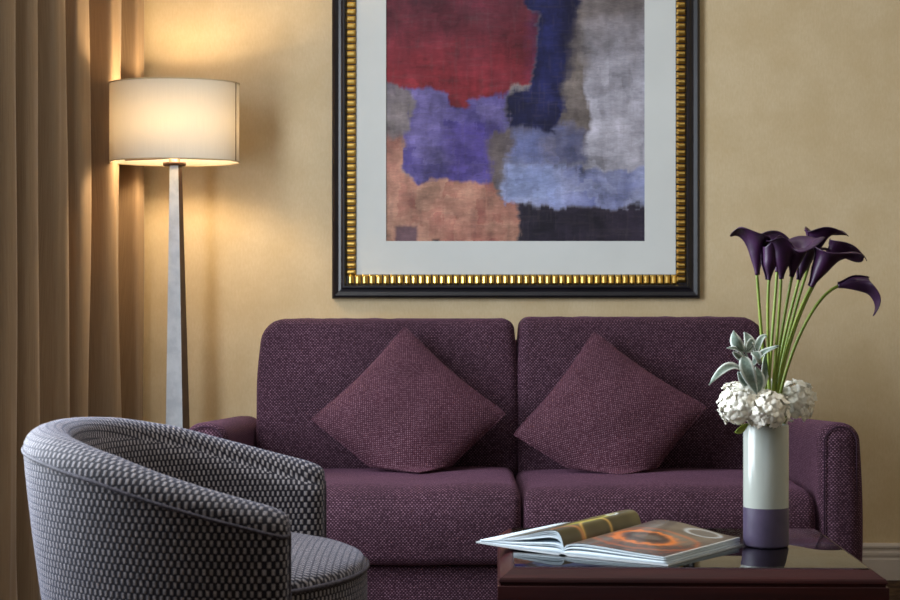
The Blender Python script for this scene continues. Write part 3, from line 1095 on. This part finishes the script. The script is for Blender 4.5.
    for i in range(n): per.append(per[-1] + math.hypot(out[(i + 1) % n][0] - out[i][0], out[(i + 1) % n][1] - out[i][1]))
    for sc, z in lev:
        for i in range(n):
            q = ctr + (Vector(out[i]) - ctr) * sc
            V.append((q.x, q.y, z))
    for j in range(len(lev) - 1):
        for i in range(n):
            F.append((j * n + i, j * n + (i + 1) % n, (j + 1) * n + (i + 1) % n, (j + 1) * n + i))
    F.append(tuple((len(lev) - 1) * n + i for i in range(n))); F.append(tuple(reversed(range(n))))
    # uv: side = perimeter x height, top = plan
    me_o = mk('seat_cushion', (V, F), MAT['chair'], t)
    uvl = me_o.data.uv_layers[0].data
    for p in me_o.data.polygons:
        for li, vi in zip(p.loop_indices, p.vertices):
            j, i = divmod(vi, n)
            if max(q // n for q in p.vertices) <= 5:
                ii = i
                if i == 0 and any(q % n == n - 1 for q in p.vertices): ii = n
                uvl[li].uv = (per[ii], V[vi][2])
            else:
                uvl[li].uv = (V[vi][1], V[vi][0])
    ring = [(ctr + (Vector(o_) - ctr) * 1.002) for o_ in out]
    mk('welt', tube([(q.x, q.y, .474) for q in ring], .0040, 8, closed=True), MAT['piping'], me_o)
    for x, y in ((-.60, -.2), (-.60, .2), (-.27, -.22), (-.27, .22)):
        mk('leg', lathe([(.014, 0), (.022, .118)], (x, cy + y, 0), 16, True, True), MAT['dark_leg'], t)
armchair()

# ------------------------------------------------------------------ coffee table
TZ = 0.45
TC, TA = Vector((.4310, 3.247)), math.radians(-1.6)
def tw(x, y, z):
    c, s = math.cos(TA), math.sin(TA)
    return (TC.x + x * c - y * s, TC.y + x * s + y * c, z)
def table():
    t = thing('coffee_table', (TC.x, TC.y, 0), 'low dark mahogany coffee table with moulded rim and glass top', 'table')
    hx, hy = .341, .288
    bw, drop = .029, .018
    # four mitred bevelled rails
    prof = [(bw + .004, TZ - .030), (bw, TZ - .0025), (bw - .004, TZ - .0035), (.010, TZ - drop + .004), (.006, TZ - drop + .002), (.004, TZ - drop - .001), (.003, TZ - drop - .005), (.006, TZ - drop - .008), (.006, TZ - .030)]
    def cor(i, o_): return [(-hx + o_, -hy + o_), (hx - o_, -hy + o_), (hx - o_, hy - o_), (-hx + o_, hy - o_)][i]
    for e in range(4):
        V, F = [], []
        n = len(prof)
        for c in (e, (e + 1) % 4):
            for o_, z in prof:
                x, y = cor(c, o_)
                V.append(tw(x, y, z))
        for i in range(n): F.append((i, (i + 1) % n, n + (i + 1) % n, n + i))
        F.append(tuple(range(n))); F.append(tuple(reversed(range(n, 2 * n))))
        mk('top_rail', (V, F), MAT['mahogany'], t, smooth=False, fix=True)
    def tbox(x0, x1, y0, y1, z0, z1, r=.003):
        V, F = rbox(x0, x1, y0, y1, z0, z1, r, 2, (2, 2, 2))
        return [tw(*v) for v in V], F
    mk('top_panel', tbox(-hx + bw, hx - bw, -hy + bw, hy - bw, TZ - .026, TZ - .0065, .001), MAT['mahogany'], t)
    mk('glass_top', tbox(-hx + bw + .0008, hx - bw - .0008, -hy + bw + .0008, hy - bw - .0008, TZ - .006, TZ, .0012), MAT['glass'], t)
    # apron boards and legs
    za, zb = TZ - .030, TZ - .15
    aw = .020
    for g in (tbox(-hx + .001, hx - .001, -hy + .001, -hy + aw, zb, za, .0012), tbox(-hx + .001, hx - .001, hy - aw, hy - .001, zb, za, .0012),
              tbox(-hx + .001, -hx + aw, -hy + aw, hy - aw, zb, za, .0012), tbox(hx - aw, hx - .001, -hy + aw, hy - aw, zb, za, .0012)):
        mk('apron', g, MAT['mahogany'], t)
    for sx in (-1, 1):
        for sy in (-1, 1):
            x0, x1 = sorted((sx * (hx - aw), sx * (hx - aw - .05))); y0, y1 = sorted((sy * (hy - aw), sy * (hy - aw - .05)))
            mk('leg', tbox(x0, x1, y0, y1, 0.0, za, .004), MAT['mahogany'], t)
table()

# ------------------------------------------------------------------ open book
def book():
    a = Vector((.82, -.572)).normalized(); b = Vector((.572, .82)).normalized()
    corner = Vector((.383, 3.004))
    PWR, PWL, PH = .212, .186, .300
    G = corner - a * PWR
    t = thing('book', (G.x, G.y, TZ), 'open hardback picture book with glossy dark pages on the table', 'book')
    def W(s, r, h):      # s along the bottom edge from the gutter (m), r along the gutter (m), h above table
        p = G + a * s + b * r
        return Vector((p.x, p.y, TZ + h))
    ns, nr = 40, 26
    # heights over s (0..1 from gutter)
    LS = [0, .02, .06, .12, .22, .40, .60, .80, 1.0]
    LH = [.014, .030, .0415, .0455, .0430, .0335, .0245, .0165, .0105]
    RS = [0, .03, .10, .22, .40, .65, .85, 1.0]
    RN = [.014, .020, .0245, .0255, .0235, .0195, .0170, .0155]
    RF = [.014, .024, .0330, .0370, .0350, .0255, .0185, .0155]
    def smooth(xs, ys, s):
        # catmull-rom through the samples
        k = max(0, min(len(xs) - 2, int(np.searchsorted(xs, s, side='right') - 1)))
        p = [ys[max(0, k - 1)], ys[k], ys[k + 1], ys[min(len(ys) - 1, k + 2)]]
        x = [xs[max(0, k - 1)], xs[k], xs[k + 1], xs[min(len(xs) - 1, k + 2)]]
        d = x[2] - x[1]; f = (s - x[1]) / d
        m1 = (p[2] - p[0]) / max(x[2] - x[0], 1e-6) * d; m2 = (p[3] - p[1]) / max(x[3] - x[1], 1e-6) * d
        return (2 * f ** 3 - 3 * f ** 2 + 1) * p[1] + (f ** 3 - 2 * f ** 2 + f) * m1 + (-2 * f ** 3 + 3 * f ** 2) * p[2] + (f ** 3 - f ** 2) * m2
    def hl(s, r): return smooth(LS, LH, s) * (1 + .10 * r) + .0045 * r * math.sin(PI * s)
    def hr(s, r): return smooth(RS, RN, s) * (1 - r) + smooth(RS, RF, s) * r
    cov = .0028
    # covers and spine
    def slab(s0, s1, r0, r1, fh, th, n=12, side=1):
        V, F = [], []
        for top in (0, 1):
            for j in (0, 1):
                for i in range(n + 1):
                    s = s0 + (s1 - s0) * i / n
                    V.append(W(s, (r0, r1)[j], fh(s) + th * top))
        q = n + 1
        for i in range(n):
            F += [(i, i + 1, q + i + 1, q + i), (2 * q + i, 3 * q + i, 3 * q + i + 1, 2 * q + i + 1),
                  (i, 2 * q + i, 2 * q + i + 1, i + 1), (q + i, q + i + 1, 3 * q + i + 1, 3 * q + i)]
        F += [(0, q, 3 * q, 2 * q), (n, 2 * q + n, 3 * q + n, q + n)]
        return V, F
    lift = lambda s: .0005 + .0075 * max(0, -s / PWL) ** 1.5
    mk('cover', slab(.010, PWR + .004, -.004, PH + .004, lambda s: .0004, cov), MAT['cover'], t, smooth=False, fix=True)
    mk('cover', slab(-PWL - .006, -.010, -.004, PH + .004, lift, cov), MAT['cover'], t, smooth=False, fix=True)
    mk('spine', slab(-.010, .010, -.004, PH + .004, lambda s: .0004 + .003 * (1 - (s / .010) ** 2), cov), MAT['cover'], t, smooth=False, fix=True)
    def block(name, w_, sgn, lo, hi, mat, n=ns, m=8, cols=None):
        """a bundle of sheets between two height fields"""
        V, F = [], []
        for top in (0, 1):
            for j in range(m + 1):
                for i in range(n + 1):
                    s = (i / n) ** 1.6
                    fr = j / m
                    V.append(W(sgn * s * w_, fr * PH, (hi if top else lo)(s, fr)))
        q = (m + 1) * (n + 1)
        ix = lambda tp, j, i: tp * q + j * (n + 1) + i
        for j in range(m):
            for i in range(n):
                F.append((ix(1, j, i), ix(1, j, i + 1), ix(1, j + 1, i + 1), ix(1, j + 1, i)))
                F.append((ix(0, j, i), ix(0, j + 1, i), ix(0, j + 1, i + 1), ix(0, j, i + 1)))
        for i in range(n):
            F.append((ix(0, 0, i), ix(0, 0, i + 1), ix(1, 0, i + 1), ix(1, 0, i)))
            F.append((ix(0, m, i), ix(1, m, i), ix(1, m, i + 1), ix(0, m, i + 1)))
        for j in range(m):
            F.append((ix(0, j, 0), ix(1, j, 0), ix(1, j + 1, 0), ix(0, j + 1, 0)))
            F.append((ix(0, j, n), ix(0, j + 1, n), ix(1, j + 1, n), ix(1, j, n)))
        return mk(name, (V, F), mat, t, fix=True)
    # left: lower bundle plus sheets fanning up to the open page
    z0l = lambda s, r: lift(-s * PWL) + cov + .0003
    def mixl(k, dh=0.0):
        return lambda s, r: max(z0l(s, r) + .0004, z0l(s, r) * (1 - k) + hl(s, r) * k + dh)
    block('page_block', PWL, -1, z0l, mixl(.20), MAT['page'])
    for k, g in ((.28, .0), (.34, .0), (.64, .0), (.75, .0), (.84, .0), (.92, .0)):
        block('page', PWL, -1, mixl(k), mixl(k, .0012 + .002 * (k in (.64, .34))), MAT['page'], m=6)
    z0r = lambda s, r: .0004 + cov + .0003
    def mixr(k, dh=0.0):
        return lambda s, r: max(z0r(s, r) + .0004, z0r(s, r) * (1 - k) + hr(s, r) * k + dh)
    block('page_block', PWR, 1, z0r, mixr(.34), MAT['page'])
    block('page_block', PWR, 1, mixr(.48), mixr(.66), MAT['page'])
    block('page', PWR, 1, mixr(.78), mixr(.78, .0010), MAT['page'], m=6)
    block('page', PWR, 1, mixr(.86), mixr(.86, .0014), MAT['page'], m=6)
    # printed top sheets
    pm = attr_mat('printed_page', 0.30, 0.4, 0.35)
    def printed(name, w_, sgn, hf, fcol, lab):
        n, m = 110, 140
        V, F, col = [], [], []
        for j in range(m + 1):
            for i in range(n + 1):
                s = (i / n) ** 1.35
                V.append(W(sgn * s * w_, PH * j / m, hf(s, j / m) + .0006)); col.append(fcol(s, j / m))
        for j in range(m):
            for i in range(n):
                q = j * (n + 1) + i
                F.append((q, q + 1, q + n + 2, q + n + 1) if sgn > 0 else (q, q + n + 1, q + n + 2, q + 1))
        o = mk(name, (V, F), pm, t)
        sm = o.modifiers.new('sheet', 'SOLIDIFY'); sm.thickness = .0006; sm.offset = -1
        set_cols(o, col); o['label'] = lab
    def L3(*c): return np.array(lin(*c)[:3])
    def mixc(a_, b_, f): return a_ + (b_ - a_) * max(0, min(1, f))
    def ring(x, y, cx, cy, rx, ry, w_):
        d = math.hypot((x - cx) / rx, (y - cy) / ry)
        return math.exp(-((d - 1) / w_) ** 2)
    def cr(s, r):
        x, y = s, r
        nz = mnoise.noise((x * 5, y * 7, 1.0)); n2 = mnoise.noise((x * 16, y * 18, 4.0))
        c = mixc(L3(74, 62, 54), L3(112, 100, 88), .5 + .6 * nz)
        c = mixc(c, L3(60, 32, 30), sst(r, .55, .15) * .6 * sst(s, .2, .7))
        c = mixc(c, L3(150, 74, 40), .55 * sst(abs(n2), .25, .5) * sst(y, .75, .35))
        k = ring(x + .05 * nz, y + .05 * n2, .47, .42, .27, .17, .17)
        c = mixc(c, L3(214, 116, 44), min(1, k * 1.1))
        k2 = ring(x, y + .04 * nz, .47, .44, .18, .10, .30)
        c = mixc(c, L3(58, 32, 24), k2 * .8)
        k3 = ring(x + .05 * nz, y, .50, .40, .46, .30, .06)
        c = mixc(c, L3(176, 96, 52), k3 * .7)
        if s > .985: c = L3(200, 205, 205)
        w_ = ring(x, y, .72, .88, .16, .09, .14)
        c = mixc(c, L3(190, 196, 198), w_ * .8)
        c = mixc(c, L3(84, 84, 86), sst(math.hypot((x - .72) / .13, (y - .88) / .07), 1, .7) * .7)
        return c
    def cl(s, r):
        nz = mnoise.noise((s * 5 + 9, r * 6, 2.0))
        c = mixc(L3(58, 52, 36), L3(92, 84, 54), .5 + .7 * nz)
        c = mixc(c, L3(118, 108, 70), sst(r, .75, 1.0) * .6)
        k = ring(s, r, .02, .44, .13, .17, .09); c = mixc(c, L3(214, 172, 92), k * .95)
        k = ring(s, r, .00, .06, .15, .19, .09); c = mixc(c, L3(206, 140, 84), k * .9)
        k = ring(s, r, .17, .52, .05, .24, .35); c = mixc(c, L3(196, 186, 66), k * .8)
        k = ring(s, r, .15, .76, .035, .055, .30); c = mixc(c, L3(226, 230, 226), k)
        if s > .93: c = L3(222, 228, 232)
        return c
    printed('page', PWL, -1, hl, cl, 'dark olive printed page with golden arches and a white ring')
    printed('page', PWR, 1, hr, cr, 'dark printed page with a glowing orange ring')
book()

# ------------------------------------------------------------------ vase
VC = Vector((.604, 3.250))
VR, VH = .0430, .232
def vase():
    t = thing('vase', (VC.x, VC.y, TZ), 'cylindrical cream ceramic vase with mauve dipped base', 'vase')
    c = (VC.x, VC.y, TZ + .0005)
    band = .0745
    mk('body', lathe([(VR, band), (VR, VH - .003), (VR - .0015, VH), (VR - .0035, VH), (VR - .005, VH - .003), (VR - .005, .006), (0.0005, .006)], c, 64), MAT['vase'], t)
    mk('dipped_base', lathe([(0.0005, 0), (VR - .003, 0), (VR - .0005, .002), (VR + .0002, .005), (VR + .0002, band - .0008), (VR, band)], c, 64), MAT['vase_band'], t)
vase()

# ------------------------------------------------------------------ calla lilies
def calla(label, base, axis, tip, ln, r0, r1, flare, curl, roll, ext, stem_mid, rim_off, bend=0.0, group=None):
    base = Vector(base); ax = Vector(axis).normalized(); e = Vector(tip); e = (e - ax * e.dot(ax)).normalized(); bb = ax.cross(e)
    foot = Vector((VC.x + rim_off[0] * .8, VC.y + rim_off[1] * .6, TZ + .03))
    rim = Vector((VC.x + rim_off[0], VC.y + rim_off[1], TZ + VH))
    t = thing('calla_lily', foot, label, 'flower', group)
    d = (base - rim)
    path = bez(foot, foot.lerp(rim, .33), foot.lerp(rim, .66), rim, 5)[:-1]
    m1 = rim + (rim - foot).normalized() * .11 * .9 + Vector((stem_mid[0], stem_mid[1], 0))
    path += bez(rim, m1, base - ax * (.07 if bend == 0 else .05), base + ax * .006, 20)
    m = len(path)
    mk('stem', tube(path, [.0033 - .0004 * i / m for i in range(m)], 8), MAT['stem'], t)
    nt, nsn = 44, 22
    V, F = [], []
    for j in range(nsn + 1):
        s = j / nsn
        for i in range(nt + 1):
            th = -PI * 1.10 + 2.20 * PI * i / nt
            tc = max(-PI, min(PI, th))
            tipw = ((1 + math.cos(tc)) / 2)
            Lt = ln * (.74 + .26 * tipw ** 1.3) * (1 + .05 * math.sin(3 * tc + ln * 500))
            z = Lt * s
            r = r0 + (r1 - r0) * (sst(s, 0, .55) * .75 + .25 * s) + flare * max(0, s - .45) ** 1.6 / .55 ** 1.6 * (.55 + .45 * abs(math.sin(tc)) + .35 * tipw)
            r += .0012 * (abs(th) - PI if abs(th) > PI else 0) * 6 + (.0014 if th > PI * .95 else 0)
            r *= 1 + .05 * math.sin(3 * tc + ln * 900) * s
            p = ax * z + (e * math.cos(th) + bb * math.sin(th)) * r
            # rolled rim and pointed tip that hooks over
            q = max(0, s - .66) / .34
            p -= ax * roll * q ** 2.2 * (1 - .6 * tipw) * (1 + .45 * math.sin(2 * tc + ln * 700))
            w_ = tipw ** 4
            p += e * (curl * q ** 1.4 * w_) + ax * w_ * (ext * q - curl * .9 * q ** 3.2)
            if bend:
                k = bend * max(0, s - .25) ** 2
                p += e * k - ax * k * .35 * s
            V.append(base + p)
    for j in range(nsn):
        for i in range(nt):
            q = j * (nt + 1) + i
            F.append((q, q + 1, q + nt + 2, q + nt + 1))
    sp = mk('spathe', (V, F), MAT['calla'], t)
    so = sp.modifiers.new('thick', 'SOLIDIFY'); so.thickness = .0011; so.offset = -1
    mk('spadix', tube([base + ax * (ln * k) for k in (.08, .2, .35, .5, .56)], [.002, .0032, .0032, .0026, .001], 8), MAT['spadix'], t)
    return t
DV = 3.25
def cl_at(px, py, dd=0): return at(px, py, DV + dd)
X, Yv, Z = Vector((1, 0, 0)), Vector((0, 1, 0)), Vector((0, 0, 1))
callas = [
 # label, base px, depth offset, axis, tip, len, r0, r1, flare, curl, roll, ext, stem_mid, rim_off, bend
 ('dark purple calla lily standing apart, its lip turned towards the painting', (757, 275), -.02, (-.08, -.05, 1), (-.85, -.5, .1), .096, .0050, .0120, .016, .014, .024, .010, (-.010, 0), (.004, -.012), 0),
 ('slim half-closed dark purple calla lily beside the lone one', (769, 280), -.035, (.08, -.05, 1), (.8, -.5, .2), .078, .0050, .0135, .003, .003, .002, .006, (-.002, 0), (.005, -.018), 0),
 ('upright dark purple calla lily in the middle of the bunch', (781, 279), -.04, (.02, -.05, 1), (-.8, -.6, .1), .080, .0050, .0150, .008, .008, .014, .004, (.000, 0), (.008, -.018), 0),
 ('broad dark purple calla lily at the centre of the bunch', (792, 277), -.03, (.20, -.04, 1), (.8, .5, .1), .092, .0052, .0160, .016, .014, .020, .006, (.002, 0), (.009, -.012), 0),
 ('dark purple calla lily tucked behind the broad central bloom', (799, 280), .025, (.28, .05, 1), (.9, .3, .1), .080, .0050, .0150, .012, .012, .014, .006, (.002, 0), (.012, .004), 0),
 ('large dark purple calla lily leaning over with a wide flared lip', (811, 287), -.045, (.48, -.06, .88), (.93, -.25, -.2), .100, .0054, .0160, .019, .018, .016, .004, (.002, 0), (.014, -.012), 0),
 ('dark purple calla lily rising highest, its lip hooked to one side', (810, 262), .045, (.34, .06, 1), (.95, .1, .2), .084, .0050, .0150, .014, .024, .010, .006, (.002, 0), (.016, .010), 0),
 ('dark purple calla lily at the back whose tip curls down like a hook', (822, 272), .02, (.62, .05, .8), (.95, -.1, -.3), .082, .0050, .0140, .014, .022, .010, .006, (.004, 0), (.017, .004), 0),
 ('dark purple calla lily behind the bunch facing the painting', (777, 272), .04, (.06, .05, 1), (-.7, -.3, .4), .080, .0050, .0150, .016, .010, .020, .004, (.000, 0), (.006, .014), 0),
 ('dark purple calla lily bent out sideways with its tip hanging down', (838, 286), -.01, (.99, -.05, .16), (.25, -.05, -1), .080, .0062, .0150, .009, .022, .000, .000, (.004, 0), (.018, -.006), .030),
]
for lb, (bx_, by_), dd, ax, tp, ln, r0, r1, fl, cu, ro, ex, sm_, rm, bd in callas:
    calla(lb, cl_at(bx_, by_, dd), ax, tp, ln * 1.06, r0 * .74, r1 * 1.12, fl * 1.25, cu, ro, ex, sm_, rm, bd, 'calla lilies in the vase')

# ------------------------------------------------------------------ hydrangeas
def floret_mesh():
    V, F = [], []
    for q in range(4):
        a0 = q * PI / 2
        k = len(V)
        for j in range(5):
            v = j / 4
            wd = [.0014, .0050, .0068, .0064, .0034][j]
            rr = .0006 + .0118 * v
            for i in range(3):
                u = i - 1
                h = .0030 * v * (1 - .55 * v) - .0014 * (u * u) * v + .0005 * (q % 2)
                x, y = rr - .0016 * u * u * v, u * wd
                V.append((x * math.cos(a0) - y * math.sin(a0), x * math.sin(a0) + y * math.cos(a0), h))
        for j in range(4):
            for i in range(2):
                F.append((k + j * 3 + i, k + j * 3 + i + 1, k + (j + 1) * 3 + i + 1, k + (j + 1) * 3 + i))
    return V, F
fm = mk('floret', floret_mesh(), MAT['hydrangea'])
floret_me = fm.data; bpy.data.objects.remove(fm)

def hydrangea(label, c, rad, rim_off, count, seed, sz=(1, 1, 1)):
    c = Vector(c)
    r = random.Random(seed)
    foot = Vector((VC.x + rim_off[0] * .7, VC.y + rim_off[1] * .7, TZ + .10))
    rim = Vector((VC.x + rim_off[0], VC.y + rim_off[1], TZ + VH))
    t = thing('hydrangea', foot, label, 'flower', 'white hydrangeas round the vase mouth')
    mk('stem', tube(bez(foot, foot.lerp(rim, .6), rim, c, 10), .003, 6), MAT['stem'], t)
    core = lathe([(rad * .70 * math.sin(PI * i / 10) + .0003, -rad * .70 * math.cos(PI * i / 10)) for i in range(11)], c, 18)
    core = ([(c.x + (v[0] - c.x) * sz[0], c.y + (v[1] - c.y) * sz[1], c.z + (v[2] - c.z) * sz[2]) for v in core[0]], core[1])
    mk('flower_core', core, MAT['hydrangea'], t)
    ga = PI * (3 - math.sqrt(5))
    for i in range(count):
        z = 1 - 2 * (i + .5) / count
        if z < -.86: continue
        rr = math.sqrt(1 - z * z); a = ga * i + seed
        n = Vector((rr * math.cos(a), rr * math.sin(a), z))
        p = Vector((n.x * sz[0], n.y * sz[1], n.z * sz[2])) * rad * r.uniform(.84, 1.03)
        n = (n + Vector((r.uniform(-.35, .35), r.uniform(-.35, .35), r.uniform(-.35, .35)))).normalized()
        o = bpy.data.objects.new('floret', floret_me)
        C.objects.link(o); o.parent = t
        o.location = c + p - foot
        o.rotation_mode = 'QUATERNION'
        q = n.to_track_quat('Z', 'Y')
        from mathutils import Quaternion
        o.rotation_quaternion = q @ Quaternion((0, 0, 1), r.uniform(0, 2 * PI))
        s_ = r.uniform(.84, 1.14) * rad / .044
        o.scale = (s_, s_, s_ * r.uniform(1.2, 3.2))
hydrangea('white hydrangea head over the rim on the cushion side of the vase', at(741, 404, 3.225), .043, (-.022, -.012), 66, 3, (1, 1, 1))
hydrangea('white hydrangea head at the front of the vase mouth', at(767, 410, 3.205), .040, (.002, -.026), 64, 5, (1, 1, .95))
hydrangea('creamy white hydrangea head hanging on the armrest side of the vase', at(797, 401, 3.285), .036, (.024, .012), 54, 8, (.95, 1, 1.2))
hydrangea('white hydrangea head tucked behind the silvery leaves', at(768, 396, 3.300), .036, (-.004, .026), 50, 12, (1, 1, 1))

# ------------------------------------------------------------------ felted silver sprig
def sprig():
    foot = Vector((VC.x - .010, VC.y - .020, TZ + .12))
    t = thing('leaf_sprig', foot, 'silvery felted leaf sprig rising from the white hydrangeas', 'foliage')
    D0 = 3.205
    st = bez(foot, foot + Vector((0, 0, .12)), at(757, 400, D0), at(748, 360, D0), 10) + bez(at(748, 360, D0), at(747, 355, D0), at(744, 350, D0), at(743, 345, D0), 4)[1:]
    mk('stem', tube(st, [.0026] * 11 + [.002] * 4, 7), MAT['felt_leaf'], t)
    def leaf(p0, p1, p2, wid, face, fold=.25, d=(0, 0, 0)):
        a, b_, c = at(p0[0], p0[1], D0 + d[0]), at(p1[0], p1[1], D0 + d[1]), at(p2[0], p2[1], D0 + d[2])
        b2 = b_ * 2 - (a + c) / 2
        n, m = 12, 6
        fc = Vector(face).normalized()
        V, F, UV = [], [], []
        for j in range(n + 1):
            v = j / n
            p = a * (1 - v) ** 2 + b2 * 2 * v * (1 - v) + c * v * v
            tg = ((b2 - a) * (1 - v) + (c - b2) * v).normalized()
            sd = tg.cross(fc).normalized(); nn = sd.cross(tg)
            w_ = wid * (math.sin(PI * v ** .8) ** .75) * .5 + .0008
            for i in range(m + 1):
                u = -1 + 2 * i / m
                V.append(p + sd * (u * w_) + nn * (fold * w_ * (abs(u) ** 1.3)) + nn * .0012 * math.sin(9 * v + 3 * u))
                UV.append((u if abs(u) < 1 else u, v))
        for j in range(n):
            for i in range(m):
                q = j * (m + 1) + i
                F.append((q, q + 1, q + m + 2, q + m + 1))
        o = mk('leaf', (V, F), MAT['felt_leaf'], t, uv=UV)
        so = o.modifiers.new('thick', 'SOLIDIFY'); so.thickness = .0012; so.offset = 0
    leaf((748, 381), (731, 367), (709, 385), .020, (-.1, -.7, .8), .25, (0, -.03, -.05))
    leaf((744, 352), (736, 342), (734, 331), .021, (-.3, -1, .1), -.3, (0, -.01, 0))
    leaf((745, 352), (749, 343), (744, 332), .022, (.3, -1, .3), .3, (0, .012, .02))
    leaf((747, 350), (752, 342), (757, 352), .013, (.6, -.6, .5), .3, (0, .01, .0))
    leaf((753, 362), (761, 340), (768, 337), .013, (-.7, -.8, .2), .3, (0, .01, .02))
    leaf((752, 367), (762, 354), (779, 346), .012, (-.3, -.8, .6), .3, (0, -.01, -.02))
    leaf((744, 356), (748, 372), (757, 394), .026, (-.1, -1, .1), .22, (-.012, -.022, -.012))
    leaf((745, 358), (737, 350), (727, 348), .010, (-.2, -.7, .8), .3, (0, -.01, -.02))
    leaf((745, 362), (738, 356), (733, 352), .010, (-.4, -.9, .3), .3, (-.01, -.015, -.02))
    leaf((757, 392), (759, 380), (756, 366), .022, (.3, -1, .0), .2, (-.005, -.012, 0))
    leaf((761, 392), (764, 372), (766, 352), .018, (.6, -1, .1), .3, (.01, .02, .03))
    leaf((750, 388), (744, 380), (738, 372), .016, (-.5, -1, .2), .25, (.0, -.01, -.02))
    leaf((752, 352), (757, 356), (760, 365), .016, (.3, -1, .2), .3, (0, -.012, -.01))
sprig()
def under_leaf():
    a, b_, c = at(748, 424, 3.205), at(742, 429, 3.198), at(735, 432, 3.195)
    V, F, UV = [], [], []
    for j in range(9):
        v = j / 8
        p = a * (1 - v) ** 2 + (b_ * 2 - (a + c) / 2) * 2 * v * (1 - v) + c * v * v
        w_ = .007 * math.sin(PI * v) ** .8 + .0004
        for u in (-1, -.5, 0, .5, 1):
            V.append((p.x, p.y - .003 * abs(u), p.z + w_ * u)); UV.append((u, v))
    for j in range(8):
        for i in range(4): F.append((j * 5 + i, j * 5 + i + 1, j * 5 + i + 6, j * 5 + i + 5))
    o = mk('hydrangea_leaf', (V, F), MAT['stem'], uv=UV, loc=tuple(a))
    so = o.modifiers.new('thick', 'SOLIDIFY'); so.thickness = .0008
    tag(o, 'small green leaf under the hydrangea at the vase rim', 'leaf')
under_leaf()
